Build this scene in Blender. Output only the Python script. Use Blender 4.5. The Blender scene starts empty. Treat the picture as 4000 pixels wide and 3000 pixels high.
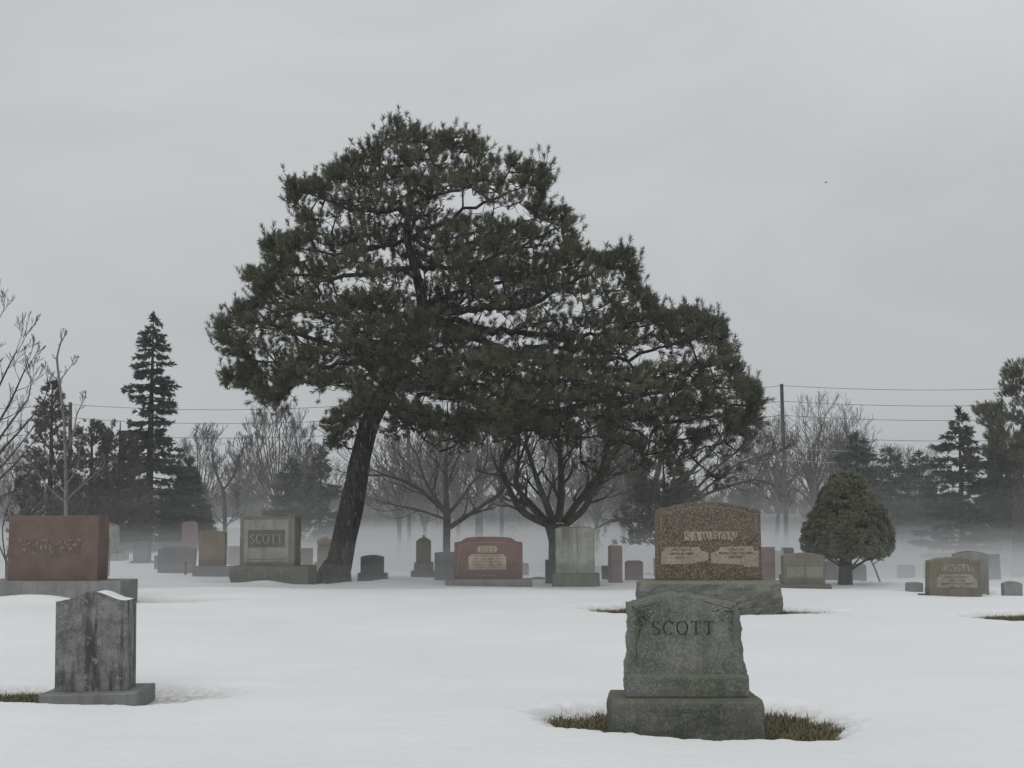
import bpy, bmesh, math, random
import numpy as np
from mathutils import Vector, noise as mnoise

# ------------------------------------------------------------------ scene, camera
sc = bpy.context.scene
C = sc.collection
F = 5333.0                       # focal length in pixels of the 4000 px wide photograph
EYE = 1.6
PITCH = math.atan(510.0 / F)
CP, SP = math.cos(PITCH), math.sin(PITCH)

cd = bpy.data.cameras.new('camera')
cam = bpy.data.objects.new('camera', cd)
C.objects.link(cam)
cd.sensor_width = 36.0
cd.lens = F * 36.0 / 4000.0
cd.clip_start = 0.1
cd.clip_end = 3000
cam.location = (0, 0, EYE)
cam.rotation_euler = (math.pi / 2 + PITCH, 0, 0)
sc.camera = cam

def P(px, py, Y):
    """world point at distance Y seen at a pixel of the 4000 x 3000 photograph"""
    a = (px - 2000.0) / F
    b = (1500.0 - py) / F
    k = Y / (CP - b * SP)
    return Vector((a * k, Y, EYE + (SP + b * CP) * k))

# ------------------------------------------------------------------ terrain
def gz(x, y):
    """smooth ground height (top of an even snow cover)"""
    x = np.asarray(x, float); y = np.asarray(y, float)
    yc = np.interp(x, [-40, -14, -10, -7.5, -5, -1, 6, 9, 14, 40], [60, 60, 54, 44, 36.5, 35, 33.5, 31.5, 31, 31])
    t = y - yc
    d = 0.049 * (np.sqrt(t * t + 9.0) + t) / 2 - 0.049 * 0.15
    d = np.maximum(d, 0)
    z = -3.4 * (1 - np.exp(-(d / 3.4) ** 1.15))
    z = z + 0.035 * np.sin(x * 0.42 + 1.1) * np.sin(y * 0.31 + 0.4) * np.clip(y / 12.0, 0, 1)
    z = z + 0.02 * np.sin(x * 1.1 + y * 0.7)
    return z

def g1(x, y):
    return float(gz(x, y))

WELLS = []      # (cx, cy, semi_x, semi_y, depth, softness)
MOUNDS = []     # (cx, cy, sx, sy, height)
TURF = 0.13

def snow_offset(x, y):
    o = np.zeros_like(x)
    for (cx, cy, ax, ay, dep, soft) in WELLS:
        dx = (x - cx) / ax; dy = (y - cy) / ay
        m = (np.abs(dx) < 2.2) & (np.abs(dy) < 2.2)
        if not m.any():
            continue
        dxm = dx[m]; dym = dy[m]
        th = np.arctan2(dym, dxm)
        r = np.sqrt(dxm * dxm + dym * dym)
        r = r * (1 + 0.05 * np.sin(3 * th + cx) + 0.03 * np.sin(7 * th + cy) + 0.012 * np.sin(17 * th) + 0.01 * np.sin(29 * th + 1))
        xm = x[m]; ym = y[m]
        r = r * (1 + 0.022 * np.sin(8.3 * xm + 2.1 * np.sin(6.7 * ym)) + 0.014 * np.sin(15.1 * ym + 2.5 * np.sin(13.3 * xm)) + 0.018 * np.sin(31 * xm + 3 * np.sin(27 * ym)))
        back = np.where(dym > 0, 1.5, 1.0)
        s = np.clip((1.0 + soft * back * 0.55 - r) / (soft * back), 0, 1)
        s = s * s * (3 - 2 * s)
        v = -dep * s
        rim = 0.006 * np.exp(-((r - 1.0 - soft * 0.9) / 0.22) ** 2)
        o[m] = np.minimum(o[m], v) + rim
    for (cx, cy, sx, sy, h) in MOUNDS:
        o = o + h * np.exp(-((x - cx) / sx) ** 2 - ((y - cy) / sy) ** 2)
    return o

# ------------------------------------------------------------------ materials
def newmat(name):
    m = bpy.data.materials.new(name)
    m.use_nodes = True
    nt = m.node_tree
    return m, nt, nt.nodes['Principled BSDF']

class NB:
    """tiny node builder"""
    def __init__(s, nt):
        s.nt = nt
    def n(s, t, **kw):
        nd = s.nt.nodes.new(t)
        for k, v in kw.items():
            setattr(nd, k, v)
        return nd
    def link(s, a, b):
        s.nt.links.new(a, b)
    def coord(s, scale=(1, 1, 1), loc=(0, 0, 0), which='Object'):
        tc = s.n('ShaderNodeTexCoord'); mp = s.n('ShaderNodeMapping')
        mp.inputs['Scale'].default_value = scale
        mp.inputs['Location'].default_value = loc
        s.link(tc.outputs[which], mp.inputs['Vector'])
        return mp.outputs[0]
    def noise(s, vec, scale, detail=4, rough=0.55, dist=0.0):
        nd = s.n('ShaderNodeTexNoise')
        nd.inputs['Scale'].default_value = scale
        nd.inputs['Detail'].default_value = detail
        nd.inputs['Roughness'].default_value = rough
        nd.inputs['Distortion'].default_value = dist
        s.link(vec, nd.inputs['Vector'])
        return nd.outputs['Fac']
    def ramp(s, fac, lo, hi, v0=0.0, v1=1.0):
        nd = s.n('ShaderNodeMapRange')
        nd.interpolation_type = 'SMOOTHSTEP'
        nd.inputs['From Min'].default_value = lo
        nd.inputs['From Max'].default_value = hi
        nd.inputs['To Min'].default_value = v0
        nd.inputs['To Max'].default_value = v1
        s.link(fac, nd.inputs['Value'])
        return nd.outputs[0]
    def mix(s, fac, a, b):
        nd = s.n('ShaderNodeMix', data_type='RGBA')
        if isinstance(fac, (int, float)):
            nd.inputs[0].default_value = fac
        else:
            s.link(fac, nd.inputs[0])
        for i, v in ((6, a), (7, b)):
            if isinstance(v, (tuple, list)):
                nd.inputs[i].default_value = (v[0], v[1], v[2], 1)
            else:
                s.link(v, nd.inputs[i])
        return nd.outputs[2]
    def math(s, op, a, b=None):
        nd = s.n('ShaderNodeMath', operation=op)
        for i, v in ((0, a), (1, b)):
            if v is None:
                continue
            if isinstance(v, (int, float)):
                nd.inputs[i].default_value = v
            else:
                s.link(v, nd.inputs[i])
        return nd.outputs[0]
    def bump(s, h, strength, dist, bsdf):
        nd = s.n('ShaderNodeBump')
        nd.inputs['Strength'].default_value = strength
        nd.inputs['Distance'].default_value = dist
        s.link(h, nd.inputs['Height'])
        s.link(nd.outputs[0], bsdf.inputs['Normal'])

def stone_mat(name, c1, c2, speck=0.25, sscale=110, streak=0.0, streakc=(0.04, 0.04, 0.038), lichen=0.0,
              lichc=(0.30, 0.32, 0.27), moss=0.0, mossc=(0.075, 0.085, 0.035), seed=0.0, mottled=None, sscl=(9, 9, 0.9), patches=1.0,
              bump=0.35):
    m, nt, b = newmat(name)
    q = NB(nt)
    v = q.coord((1, 1, 1), (seed * 3.1, seed * 1.7, seed * 2.3))
    col = q.mix(q.ramp(q.noise(v, 2.6 * patches, 6, 0.62), 0.32, 0.68), c1, c2)
    if mottled:
        mo = q.noise(v, mottled[1], 3, 0.6)
        th = mottled[2] if len(mottled) > 2 else 0.5
        col = q.mix(q.ramp(mo, th, th + 0.10), col, mottled[0])
    sp = q.noise(v, sscale, 2, 0.7)
    dk = q.ramp(sp, 0.36, 0.50, speck, 0.0)
    lt = q.ramp(sp, 0.52, 0.66, 0.0, speck)
    col = q.mix(dk, col, (c1[0] * 0.35, c1[1] * 0.35, c1[2] * 0.35))
    col = q.mix(lt, col, (min(1, c2[0] * 1.9), min(1, c2[1] * 1.9), min(1, c2[2] * 1.9)))
    if streak:
        vs = q.coord(sscl, (seed * 5.3, 0, seed))
        s1 = q.ramp(q.noise(vs, 1.0, 5, 0.6, 0.3), 0.45, 0.66, 0, streak)
        col = q.mix(s1, col, streakc)
    if lichen:
        l1 = q.noise(v, 11, 7, 0.7)
        l2 = q.ramp(l1, 0.57, 0.63, 0, lichen)
        col = q.mix(l2, col, lichc)
    if moss:
        ge = q.n('ShaderNodeNewGeometry'); sx = q.n('ShaderNodeSeparateXYZ')
        q.link(ge.outputs['Normal'], sx.inputs[0])
        up = q.ramp(sx.outputs[2], 0.25, 0.75)
        mf = q.ramp(q.noise(v, 7, 6, 0.7), 0.30, 0.60)
        col = q.mix(q.math('MULTIPLY', q.math('MULTIPLY', up, mf), moss), col, mossc)
    q.link(col, b.inputs['Base Color'])
    b.inputs['Roughness'].default_value = 0.85
    b.inputs['Specular IOR Level'].default_value = 0.25
    hb = q.math('ADD', q.noise(v, 45, 5, 0.65), q.math('MULTIPLY', q.noise(v, 8, 3), 1.6))
    q.bump(hb, bump, 0.012, b)
    return m

def plain_mat(name, c1, c2=None, scale=6, rough=0.8, bump=0.0, stretch=(1, 1, 1)):
    m, nt, b = newmat(name)
    q = NB(nt)
    v = q.coord(stretch)
    nz = q.noise(v, scale, 5, 0.6)
    col = q.mix(q.ramp(nz, 0.3, 0.7), c1, c2 or tuple(k * 0.75 for k in c1))
    q.link(col, b.inputs['Base Color'])
    b.inputs['Roughness'].default_value = rough
    b.inputs['Specular IOR Level'].default_value = 0.2
    if bump:
        q.bump(nz, bump, 0.02, b)
    return m

def foliage_mat(name, c1, c2, scale=0.9):
    m, nt, b = newmat(name)
    q = NB(nt)
    v = q.coord()
    f1 = q.ramp(q.noise(v, scale, 3, 0.6), 0.35, 0.65)
    col = q.mix(f1, c1, c2)
    f2 = q.ramp(q.noise(v, scale * 14, 2, 0.6), 0.56, 0.75, 0, 0.5)
    col = q.mix(f2, col, (c2[0] * 1.5, c2[1] * 1.35, c2[2] * 1.1))
    q.link(col, b.inputs['Base Color'])
    b.inputs['Roughness'].default_value = 0.6
    b.inputs['Specular IOR Level'].default_value = 0.25
    return m

def bark_mat(name, c1, c2, crack, sz=(7, 7, 1.6)):
    m, nt, b = newmat(name)
    q = NB(nt)
    v = q.coord(sz)
    n1 = q.noise(v, 1.2, 6, 0.65, 0.6)
    col = q.mix(q.ramp(n1, 0.35, 0.62), c1, c2)
    n2 = q.noise(v, 3.1, 4, 0.6, 0.4)
    col = q.mix(q.ramp(n2, 0.56, 0.66, 0, 0.8), col, crack)
    q.link(col, b.inputs['Base Color'])
    b.inputs['Roughness'].default_value = 0.9
    b.inputs['Specular IOR Level'].default_value = 0.15
    q.bump(q.math('ADD', n1, n2), 0.8, 0.05, b)
    return m

# ------------------------------------------------------------------ object helpers
def tag(o, label=None, cat=None, group=None, kind=None):
    if label: o['label'] = label
    if cat: o['category'] = cat
    if group: o['group'] = group
    if kind: o['kind'] = kind
    return o

def empty(name, loc, rz=0.0, label=None, cat=None, group=None):
    o = bpy.data.objects.new(name, None)
    o.empty_display_size = 0.2
    C.objects.link(o)
    o.location = loc
    o.rotation_euler = (0, 0, rz)
    return tag(o, label, cat, group)

def link_mesh(name, me, mat, parent=None, smooth=False):
    o = bpy.data.objects.new(name, me)
    C.objects.link(o)
    if mat is not None:
        me.materials.append(mat)
    if parent is not None:
        o.parent = parent
    if smooth:
        me.polygons.foreach_set('use_smooth', [True] * len(me.polygons))
    return o

def bm_obj(name, bm, mat, parent=None, smooth=False):
    bmesh.ops.recalc_face_normals(bm, faces=bm.faces)
    me = bpy.data.meshes.new(name)
    bm.to_mesh(me); bm.free()
    return link_mesh(name, me, mat, parent, smooth)

def np_mesh(name, verts, faces):
    """verts (n,3) array, faces (m,k) array with constant k"""
    me = bpy.data.meshes.new(name)
    verts = np.asarray(verts, np.float32); faces = np.asarray(faces, np.int32)
    nf, k = faces.shape
    me.vertices.add(len(verts)); me.vertices.foreach_set('co', verts.ravel())
    me.loops.add(nf * k); me.loops.foreach_set('vertex_index', faces.ravel())
    me.polygons.add(nf)
    me.polygons.foreach_set('loop_start', np.arange(0, nf * k, k, dtype=np.int32))
    me.polygons.foreach_set('loop_total', np.full(nf, k, np.int32))
    me.update(calc_edges=True)
    return me

def add_box(bm, x0, x1, y0, y1, z0, z1):
    vs = [bm.verts.new(p) for p in ((x0, y0, z0), (x1, y0, z0), (x1, y1, z0), (x0, y1, z0), (x0, y0, z1), (x1, y0, z1), (x1, y1, z1), (x0, y1, z1))]
    for f in ((0, 1, 5, 4), (1, 2, 6, 5), (2, 3, 7, 6), (3, 0, 4, 7), (4, 5, 6, 7), (3, 2, 1, 0)):
        bm.faces.new([vs[i] for i in f])
    return vs

# ---- slab with an outline, bevelled front and back edges and optional broken (rock-pitched) sides
def densify(pts, step):
    out = []
    n = len(pts)
    for i in range(n):
        a = pts[i]; b = pts[(i + 1) % n]
        L = math.hypot(b[0] - a[0], b[1] - a[1])
        k = max(1, int(L / step))
        for j in range(k):
            t = j / k
            out.append((a[0] + (b[0] - a[0]) * t, a[1] + (b[1] - a[1]) * t))
    return out

def prism(bm, outline, y0, depth, bevel=0.01, rough=0.0, step=0.05, rings=3, seed=0.0, zoff=0.0):
    pts = densify(outline, step)
    n = len(pts)
    cx = sum(p[0] for p in pts) / n; cz = sum(p[1] for p in pts) / n
    nor = []
    for i in range(n):
        a = pts[i - 1]; b = pts[(i + 1) % n]
        dx, dz = b[0] - a[0], b[1] - a[1]
        L = math.hypot(dx, dz) or 1
        nor.append((dz / L, -dx / L))
    ys = [(0.0, -bevel)] + [(bevel + (depth - 2 * bevel) * i / (rings - 1), 0.0) for i in range(rings)] + [(depth, -bevel)]
    ring = []
    for k, (yy, off) in enumerate(ys):
        row = []
        for i, (u, v) in enumerate(pts):
            nx, nz = nor[i]
            d = off
            if rough and v > 0.02:
                edge = 0.55 if k in (0, len(ys) - 1) else 1.0
                d += edge * rough * (mnoise.noise(Vector((u * 9 + seed, v * 9, yy * 9))) + 0.6 * mnoise.noise(Vector((u * 26 + seed, v * 26, yy * 22))) + 0.35 * mnoise.noise(Vector((u * 60, v * 60 + seed, yy * 40))))
            row.append(bm.verts.new((u + nx * d, y0 + yy, max(0.0, v + nz * d) + zoff if v > 0.001 else v + zoff)))
        ring.append(row)
    for k in range(len(ring) - 1):
        for i in range(n):
            j = (i + 1) % n
            bm.faces.new((ring[k][i], ring[k][j], ring[k + 1][j], ring[k + 1][i]))
    for row, flip in ((ring[0], False), (ring[-1], True)):
        c_ = bm.verts.new((cx, row[0].co.y, cz * 0.9 + zoff))
        for i in range(n):
            j = (i + 1) % n
            bm.faces.new((row[j], row[i], c_) if not flip else (row[i], row[j], c_))

def top_fn(kind, s):
    a = abs(s)
    if kind == 'arc': return s * s
    if kind == 'serp': return (1 - math.cos(math.pi * min(1, a * 1.06))) / 2
    if kind == 'round': return a ** 7
    if kind == 'shoulder': return (a ** 2.2) * 0.45 + (0.55 if a > 0.80 else 0.55 * max(0.0, (a - 0.66) / 0.14) ** 1.2)
    if kind == 'step':
        return 0.25 * a * a + (0.75 if a > 0.86 else (0.75 * max(0, (a - 0.60) / 0.26)))
    if kind == 'dome': return 1 - math.sqrt(max(0, 1 - (a * 0.999) ** 2))
    if kind == 'peak': return a
    return 0.0

def outline(w, h, kind='flat', rise=0.0, taper=1.0):
    """counter clockwise outline seen from the front; w is the width at the foot"""
    wt = w * taper
    pts = [(-w / 2, 0), (w / 2, 0)]
    N = 2 if kind == 'flat' else 28
    for i in range(N + 1 if N > 2 else 2):
        s = 1 - 2 * i / (N if N > 2 else 1)
        pts.append((s * wt / 2, h - rise * top_fn(kind, s)))
    return pts

def rock_box(bm, w, d, h, pitch=0.03, margin=0.03, nx=26, ny=10, nz=12, seed=0.0, y0=0.0, z0=0.0, top_chips=0.0):
    """block with flat top and broken bulging sides, front face at y0"""
    def disp(u, v):
        e = min(1.0, min(v, 1 - v) * h / margin / 1.6)
        nn = mnoise.noise(Vector((u * 5 + seed, v * h * 5, seed))) + 0.5 * mnoise.noise(Vector((u * 14 + seed, v * h * 16, 2 + seed)))
        return pitch * (math.sin(e * math.pi / 2)) * (0.75 + 0.7 * nn)
    per = []
    for i in range(nx): per.append((-w / 2 + w * i / nx, 0.0, 0, -1))
    for i in range(ny): per.append((w / 2, d * i / ny, 1, 0))
    for i in range(nx): per.append((w / 2 - w * i / nx, d, 0, 1))
    for i in range(ny): per.append((-w / 2, d - d * i / ny, -1, 0))
    n = len(per)
    rows = []
    acc = [0.0]
    for i in range(1, n):
        acc.append(acc[-1] + math.hypot(per[i][0] - per[i - 1][0], per[i][1] - per[i - 1][1]))
    cor = {0: (-1, -1), nx: (1, -1), nx + ny: (1, 1), 2 * nx + ny: (-1, 1)}
    for k in range(nz + 1):
        v = k / nz
        row = []
        for i, (x, y, ax, ay) in enumerate(per):
            dd = disp(acc[i], v)
            if i in cor:
                ax, ay = cor[i][0] * 0.7, cor[i][1] * 0.7
            zz = v * h
            if k == nz:
                dd = -0.006
                zz -= top_chips * max(0, mnoise.noise(Vector((acc[i] * 7 + seed, 3, 1))))
            row.append(bm.verts.new((x + ax * dd, y0 + y + ay * dd, z0 + zz)))
        rows.append(row)
    for k in range(nz):
        for i in range(n):
            j = (i + 1) % n
            bm.faces.new((rows[k][i], rows[k][j], rows[k + 1][j], rows[k + 1][i]))
    bm.faces.new(rows[-1]); bm.faces.new(list(reversed(rows[0])))

# ---- serif letters made of strokes
def arc_pts(cx, cy, rx, ry, a0, a1, n=18):
    return [(cx + rx * math.cos(math.radians(a0 + (a1 - a0) * i / n)), cy + ry * math.sin(math.radians(a0 + (a1 - a0) * i / n))) for i in range(n + 1)]

S_ = arc_pts(0.30, 0.76, 0.22, 0.22, 30, 215, 16) + [(0.22, 0.58), (0.38, 0.46)] + arc_pts(0.31, 0.24, 0.24, 0.24, 40, -150, 16)
GLY = {
 'S': (0.62, [(S_, None), ([(0.49, 0.72), (0.50, 0.98)], 0.05), ([(0.08, 0.02), (0.09, 0.27)], 0.05)]),
 'C': (0.78, [(arc_pts(0.42, 0.5, 0.34, 0.5, 42, 318, 26), None), ([(0.69, 0.70), (0.70, 0.97)], 0.05)]),
 'O': (0.88, [(arc_pts(0.44, 0.5, 0.36, 0.5, 0, 360, 36), None)]),
 'T': (0.74, [([(0.37, 0), (0.37, 0.96)], 0.12), ([(0.04, 0.97), (0.70, 0.97)], 0.055), ([(0.22, 0.02), (0.52, 0.02)], 0.045), ([(0.055, 0.97), (0.04, 0.80)], 0.05), ([(0.685, 0.97), (0.70, 0.80)], 0.05)]),
 'D': (0.84, [([(0.18, 0), (0.18, 1)], 0.12), (arc_pts(0.30, 0.5, 0.44, 0.48, 90, -90, 20), None), ([(0.05, 0.98), (0.32, 0.98)], 0.05), ([(0.05, 0.02), (0.32, 0.02)], 0.05)]),
 'I': (0.42, [([(0.21, 0), (0.21, 1)], 0.12), ([(0.06, 0.98), (0.36, 0.98)], 0.05), ([(0.06, 0.02), (0.36, 0.02)], 0.05)]),
 'E': (0.70, [([(0.18, 0), (0.18, 1)], 0.12), ([(0.05, 0.975), (0.60, 0.975)], 0.055), ([(0.05, 0.025), (0.62, 0.025)], 0.055), ([(0.18, 0.51), (0.48, 0.51)], 0.05), ([(0.60, 0.99), (0.60, 0.78)], 0.05), ([(0.62, 0.01), (0.63, 0.24)], 0.05), ([(0.48, 0.62), (0.48, 0.40)], 0.045)]),
 'F': (0.66, [([(0.18, 0), (0.18, 1)], 0.12), ([(0.05, 0.975), (0.60, 0.975)], 0.055), ([(0.18, 0.51), (0.48, 0.51)], 0.05), ([(0.05, 0.02), (0.34, 0.02)], 0.05), ([(0.60, 0.99), (0.60, 0.78)], 0.05)]),
 'L': (0.66, [([(0.18, 0), (0.18, 1)], 0.12), ([(0.05, 0.98), (0.32, 0.98)], 0.05), ([(0.05, 0.025), (0.60, 0.025)], 0.055), ([(0.60, 0.01), (0.61, 0.26)], 0.05)]),
 'N': (0.88, [([(0.15, 0), (0.15, 1)], 0.055), ([(0.13, 1), (0.73, 0.0)], 0.13), ([(0.73, 0), (0.73, 1)], 0.055), ([(0.04, 0.02), (0.27, 0.02)], 0.045), ([(0.61, 0.98), (0.85, 0.98)], 0.045), ([(0.03, 0.98), (0.16, 0.98)], 0.045)]),
 'A': (0.84, [([(0.40, 1), (0.12, 0)], 0.055), ([(0.40, 1), (0.70, 0)], 0.13), ([(0.22, 0.34), (0.60, 0.34)], 0.05), ([(0.02, 0.02), (0.24, 0.02)], 0.045), ([(0.56, 0.02), (0.84, 0.02)], 0.045)]),
 'Y': (0.82, [([(0.12, 1), (0.41, 0.45)], 0.12), ([(0.70, 1), (0.41, 0.45)], 0.055), ([(0.41, 0), (0.41, 0.48)], 0.12), ([(0.26, 0.02), (0.56, 0.02)], 0.045), ([(0.0, 0.98), (0.26, 0.98)], 0.045), ([(0.58, 0.98), (0.82, 0.98)], 0.045)]),
 'W': (1.12, [([(0.10, 1), (0.34, 0)], 0.12), ([(0.34, 0), (0.56, 1)], 0.055), ([(0.54, 1), (0.78, 0)], 0.12), ([(0.78, 0), (1.0, 1)], 0.055), ([(0.0, 0.98), (0.22, 0.98)], 0.045), ([(0.9, 0.98), (1.1, 0.98)], 0.045)]),
 'R': (0.84, [([(0.18, 0), (0.18, 1)], 0.12), (arc_pts(0.34, 0.74, 0.28, 0.24, 90, -90, 14), None), ([(0.18, 0.98), (0.36, 0.98)], 0.05), ([(0.18, 0.5), (0.36, 0.5)], 0.05), ([(0.38, 0.5), (0.74, 0.0)], 0.12), ([(0.05, 0.02), (0.32, 0.02)], 0.045)]),
 'U': (0.84, [([(0.17, 1), (0.17, 0.3)], 0.12), (arc_pts(0.42, 0.3, 0.25, 0.28, 180, 360, 14), None), ([(0.67, 0.3), (0.67, 1)], 0.055), ([(0.04, 0.98), (0.30, 0.98)], 0.045), ([(0.56, 0.98), (0.80, 0.98)], 0.045)]),
 'X': (0.84, [([(0.12, 1), (0.70, 0)], 0.13), ([(0.68, 1), (0.12, 0)], 0.055), ([(0.02, 0.98), (0.28, 0.98)], 0.045), ([(0.54, 0.98), (0.80, 0.98)], 0.045), ([(0.02, 0.02), (0.26, 0.02)], 0.045), ([(0.56, 0.02), (0.84, 0.02)], 0.045)]),
}

def letters(bm, text, width, height, cx, z0, y=-0.002, thick=0.12, thin=0.05, proud=0.004, wt=1.0, skip=()):
    adv = [GLY[c][0] for c in text]
    gap = 0.16
    tot = sum(adv) + gap * (len(text) - 1)
    sx = width / tot
    x = cx - width / 2
    lay = 0
    for ci, c in enumerate(text):
        if ci not in skip:
            for pts, w in GLY[c][1]:
                lay += 1
                yy = y - proud - 0.0003 * (lay % 7)
                n = len(pts)
                L = []; R = []
                for i in range(n):
                    a = pts[max(0, i - 1)]; b = pts[min(n - 1, i + 1)]
                    if c == 'O' and i in (0, n - 1):
                        a, b = pts[n - 2], pts[1]
                    dx = (b[0] - a[0]) * sx; dz = (b[1] - a[1]) * height
                    l = math.hypot(dx, dz) or 1
                    dx /= l; dz /= l
                    ww = (w if w is not None else thin + (thick - thin) * abs(dz)) * height * wt
                    px = x + pts[i][0] * sx; pz = z0 + pts[i][1] * height
                    L.append((px - dz * ww / 2, pz + dx * ww / 2)); R.append((px + dz * ww / 2, pz - dx * ww / 2))
                fl = [bm.verts.new((p[0], yy, p[1])) for p in L]; fr = [bm.verts.new((p[0], yy, p[1])) for p in R]
                bl = [bm.verts.new((p[0], y + 0.004, p[1])) for p in L]; br = [bm.verts.new((p[0], y + 0.004, p[1])) for p in R]
                for i in range(n - 1):
                    bm.faces.new((fl[i], fr[i], fr[i + 1], fl[i + 1]))
                    bm.faces.new((fl[i], fl[i + 1], bl[i + 1], bl[i]))
                    bm.faces.new((fr[i + 1], fr[i], br[i], br[i + 1]))
                bm.faces.new((fl[0], bl[0], br[0], fr[0])); bm.faces.new((fl[-1], fr[-1], br[-1], bl[-1]))
        x += (adv[ci] + gap) * sx

def small_text(name, lines, height, leading, cx, ztop, y, mat, parent, wide=1.0):
    cu = bpy.data.curves.new(name, 'FONT')
    cu.body = '\n'.join(lines)
    cu.size = height * 1.4
    cu.align_x = 'CENTER'
    cu.space_line = leading
    cu.extrude = 0.002
    cu.offset = height * 0.03
    o = bpy.data.objects.new(name, cu)
    C.objects.link(o)
    dg = bpy.context.evaluated_depsgraph_get()
    me = bpy.data.meshes.new_from_object(o.evaluated_get(dg))
    bpy.data.objects.remove(o)
    co = np.empty(len(me.vertices) * 3, np.float32); me.vertices.foreach_get('co', co); co = co.reshape(-1, 3)
    out = np.stack([co[:, 0] * wide + cx, y - co[:, 2], co[:, 1] + ztop - height], 1)
    # one mesh for every word
    xs = np.sort(out[:, 0]); cuts = xs[1:][np.diff(xs) > height * 0.30]
    word = np.searchsorted(cuts, out[:, 0], side='right')
    polys = [list(p.vertices) for p in me.polygons]
    bpy.data.meshes.remove(me)
    for k in range(len(cuts) + 1):
        ids = np.nonzero(word == k)[0]
        mp = {int(v): i for i, v in enumerate(ids)}
        fs = [[mp[v] for v in p] for p in polys if p[0] in mp and all(v in mp for v in p)]
        w = bpy.data.meshes.new(name)
        w.from_pydata([tuple(out[v]) for v in ids], [], fs); w.update()
        link_mesh(name, w, mat, parent)

# ------------------------------------------------------------------ tubes and needles
class Tubes:
    def __init__(s):
        s.v = []; s.f = []; s.nv = 0
    def add(s, pts, rad, sides=5, cap=True, wob=0.0, seed=0.0):
        n = len(pts)
        pts = [Vector(p) for p in pts]
        ring0 = s.nv
        ref = Vector((0.31, 0.87, 0.12))
        for i in range(n):
            t = (pts[min(n - 1, i + 1)] - pts[max(0, i - 1)])
            t = t.normalized() if t.length > 1e-9 else Vector((0, 0, 1))
            a = t.cross(ref)
            if a.length < 1e-3: a = t.cross(Vector((1, 0, 0)))
            a.normalize(); b = t.cross(a)
            for k in range(sides):
                an = 2 * math.pi * k / sides
                r = rad[i]
                if wob:
                    r *= 1 + wob * (mnoise.noise(Vector((math.cos(an) * 2.2 + seed, math.sin(an) * 2.2, pts[i].z * 0.7))) + 0.7 * mnoise.noise(Vector((math.cos(an) * 6 + seed, math.sin(an) * 6, pts[i].z * 1.6))))
                p = pts[i] + (a * math.cos(an) + b * math.sin(an)) * r
                s.v.append(p[:])
            s.nv += sides
        for i in range(n - 1):
            for k in range(sides):
                k2 = (k + 1) % sides
                A = ring0 + i * sides
                s.f.append((A + k, A + k2, A + sides + k2, A + sides + k))
    def mesh(s, name):
        return np_mesh(name, np.array(s.v, np.float32), np.array(s.f, np.int32))

def needles(rng, Pp, Dd, n, shoot, length, width, amin=22, amax=62):
    """Pp, Dd (m,3): n needle triangles round each shoot; returns verts, faces"""
    m = len(Pp)
    D = Dd / np.linalg.norm(Dd, axis=1, keepdims=True)
    D = np.repeat(D, n, 0); B = np.repeat(Pp, n, 0)
    sh = np.repeat(shoot, n)[:, None] if not np.isscalar(shoot) else shoot
    ln = np.repeat(length, n)[:, None] if not np.isscalar(length) else length
    t = rng.random((m * n, 1))
    r = rng.normal(size=(m * n, 3))
    r -= D * np.sum(r * D, 1, keepdims=True)
    r /= np.linalg.norm(r, axis=1, keepdims=True)
    a = np.radians(amin + (amax - amin) * rng.random((m * n, 1)) * (1.1 - 0.5 * t))
    nd = D * np.cos(a) + r * np.sin(a)
    base = B + D * sh * t
    L = ln * (0.75 + 0.5 * rng.random((m * n, 1)))
    q = rng.normal(size=(m * n, 3))
    side = np.cross(nd, q); side /= np.linalg.norm(side, axis=1, keepdims=True) + 1e-9
    w = width * (0.7 + 0.6 * rng.random((m * n, 1)))
    v = np.stack([base - side * w / 2, base + side * w / 2, base + nd * L * 0.6 + side * w * 0.45, base + nd * L], 1).reshape(-1, 3)
    f = np.arange(m * n * 4).reshape(-1, 4)
    f = f[:, [0, 1, 2, 3]]
    return v, f

# ------------------------------------------------------------------ material library
M = {}
M['scott'] = stone_mat('lichened grey granite', (0.096, 0.109, 0.083), (0.205, 0.206, 0.198), 0.32, 70, 0.5, (0.075, 0.082, 0.065), 0.4, (0.22, 0.24, 0.185), 0.6, (0.15, 0.155, 0.105), 1)
M['scott_base'] = stone_mat('mossy grey granite', (0.078, 0.087, 0.065), (0.148, 0.150, 0.136), 0.35, 70, 0.35, (0.075, 0.08, 0.06), 0.35, (0.22, 0.24, 0.18), 0.6, (0.125, 0.13, 0.085), 2)
M['carve'] = plain_mat('dirt and shade in the carving', (0.018, 0.019, 0.016), (0.03, 0.031, 0.027), 20)  # groove shade painted in together with the dirt, one dark colour
M['lichen_carve'] = stone_mat('lichen on the carved leaves', (0.035, 0.042, 0.030), (0.12, 0.135, 0.095), 0.6, 60, 0, lichen=0.5, seed=3)
M['marble'] = stone_mat('blackened marble', (0.11, 0.11, 0.107), (0.235, 0.235, 0.23), 0.25, 90, 0.85, (0.045, 0.045, 0.041), 0.75, (0.26, 0.265, 0.23), 0.2, seed=4, sscl=(12, 12, 1.5), patches=2.2)
M['slate_base'] = stone_mat('blue grey base stone', (0.17, 0.178, 0.182), (0.235, 0.24, 0.24), 0.2, 90, 0.4, (0.10, 0.10, 0.10), 0.15, seed=5)
M['red'] = stone_mat('worn red granite', (0.132, 0.090, 0.076), (0.166, 0.121, 0.103), 0.16, 160, 0.25, (0.115, 0.098, 0.080), 0.0, seed=6, patches=1.2, bump=0.12)
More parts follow.
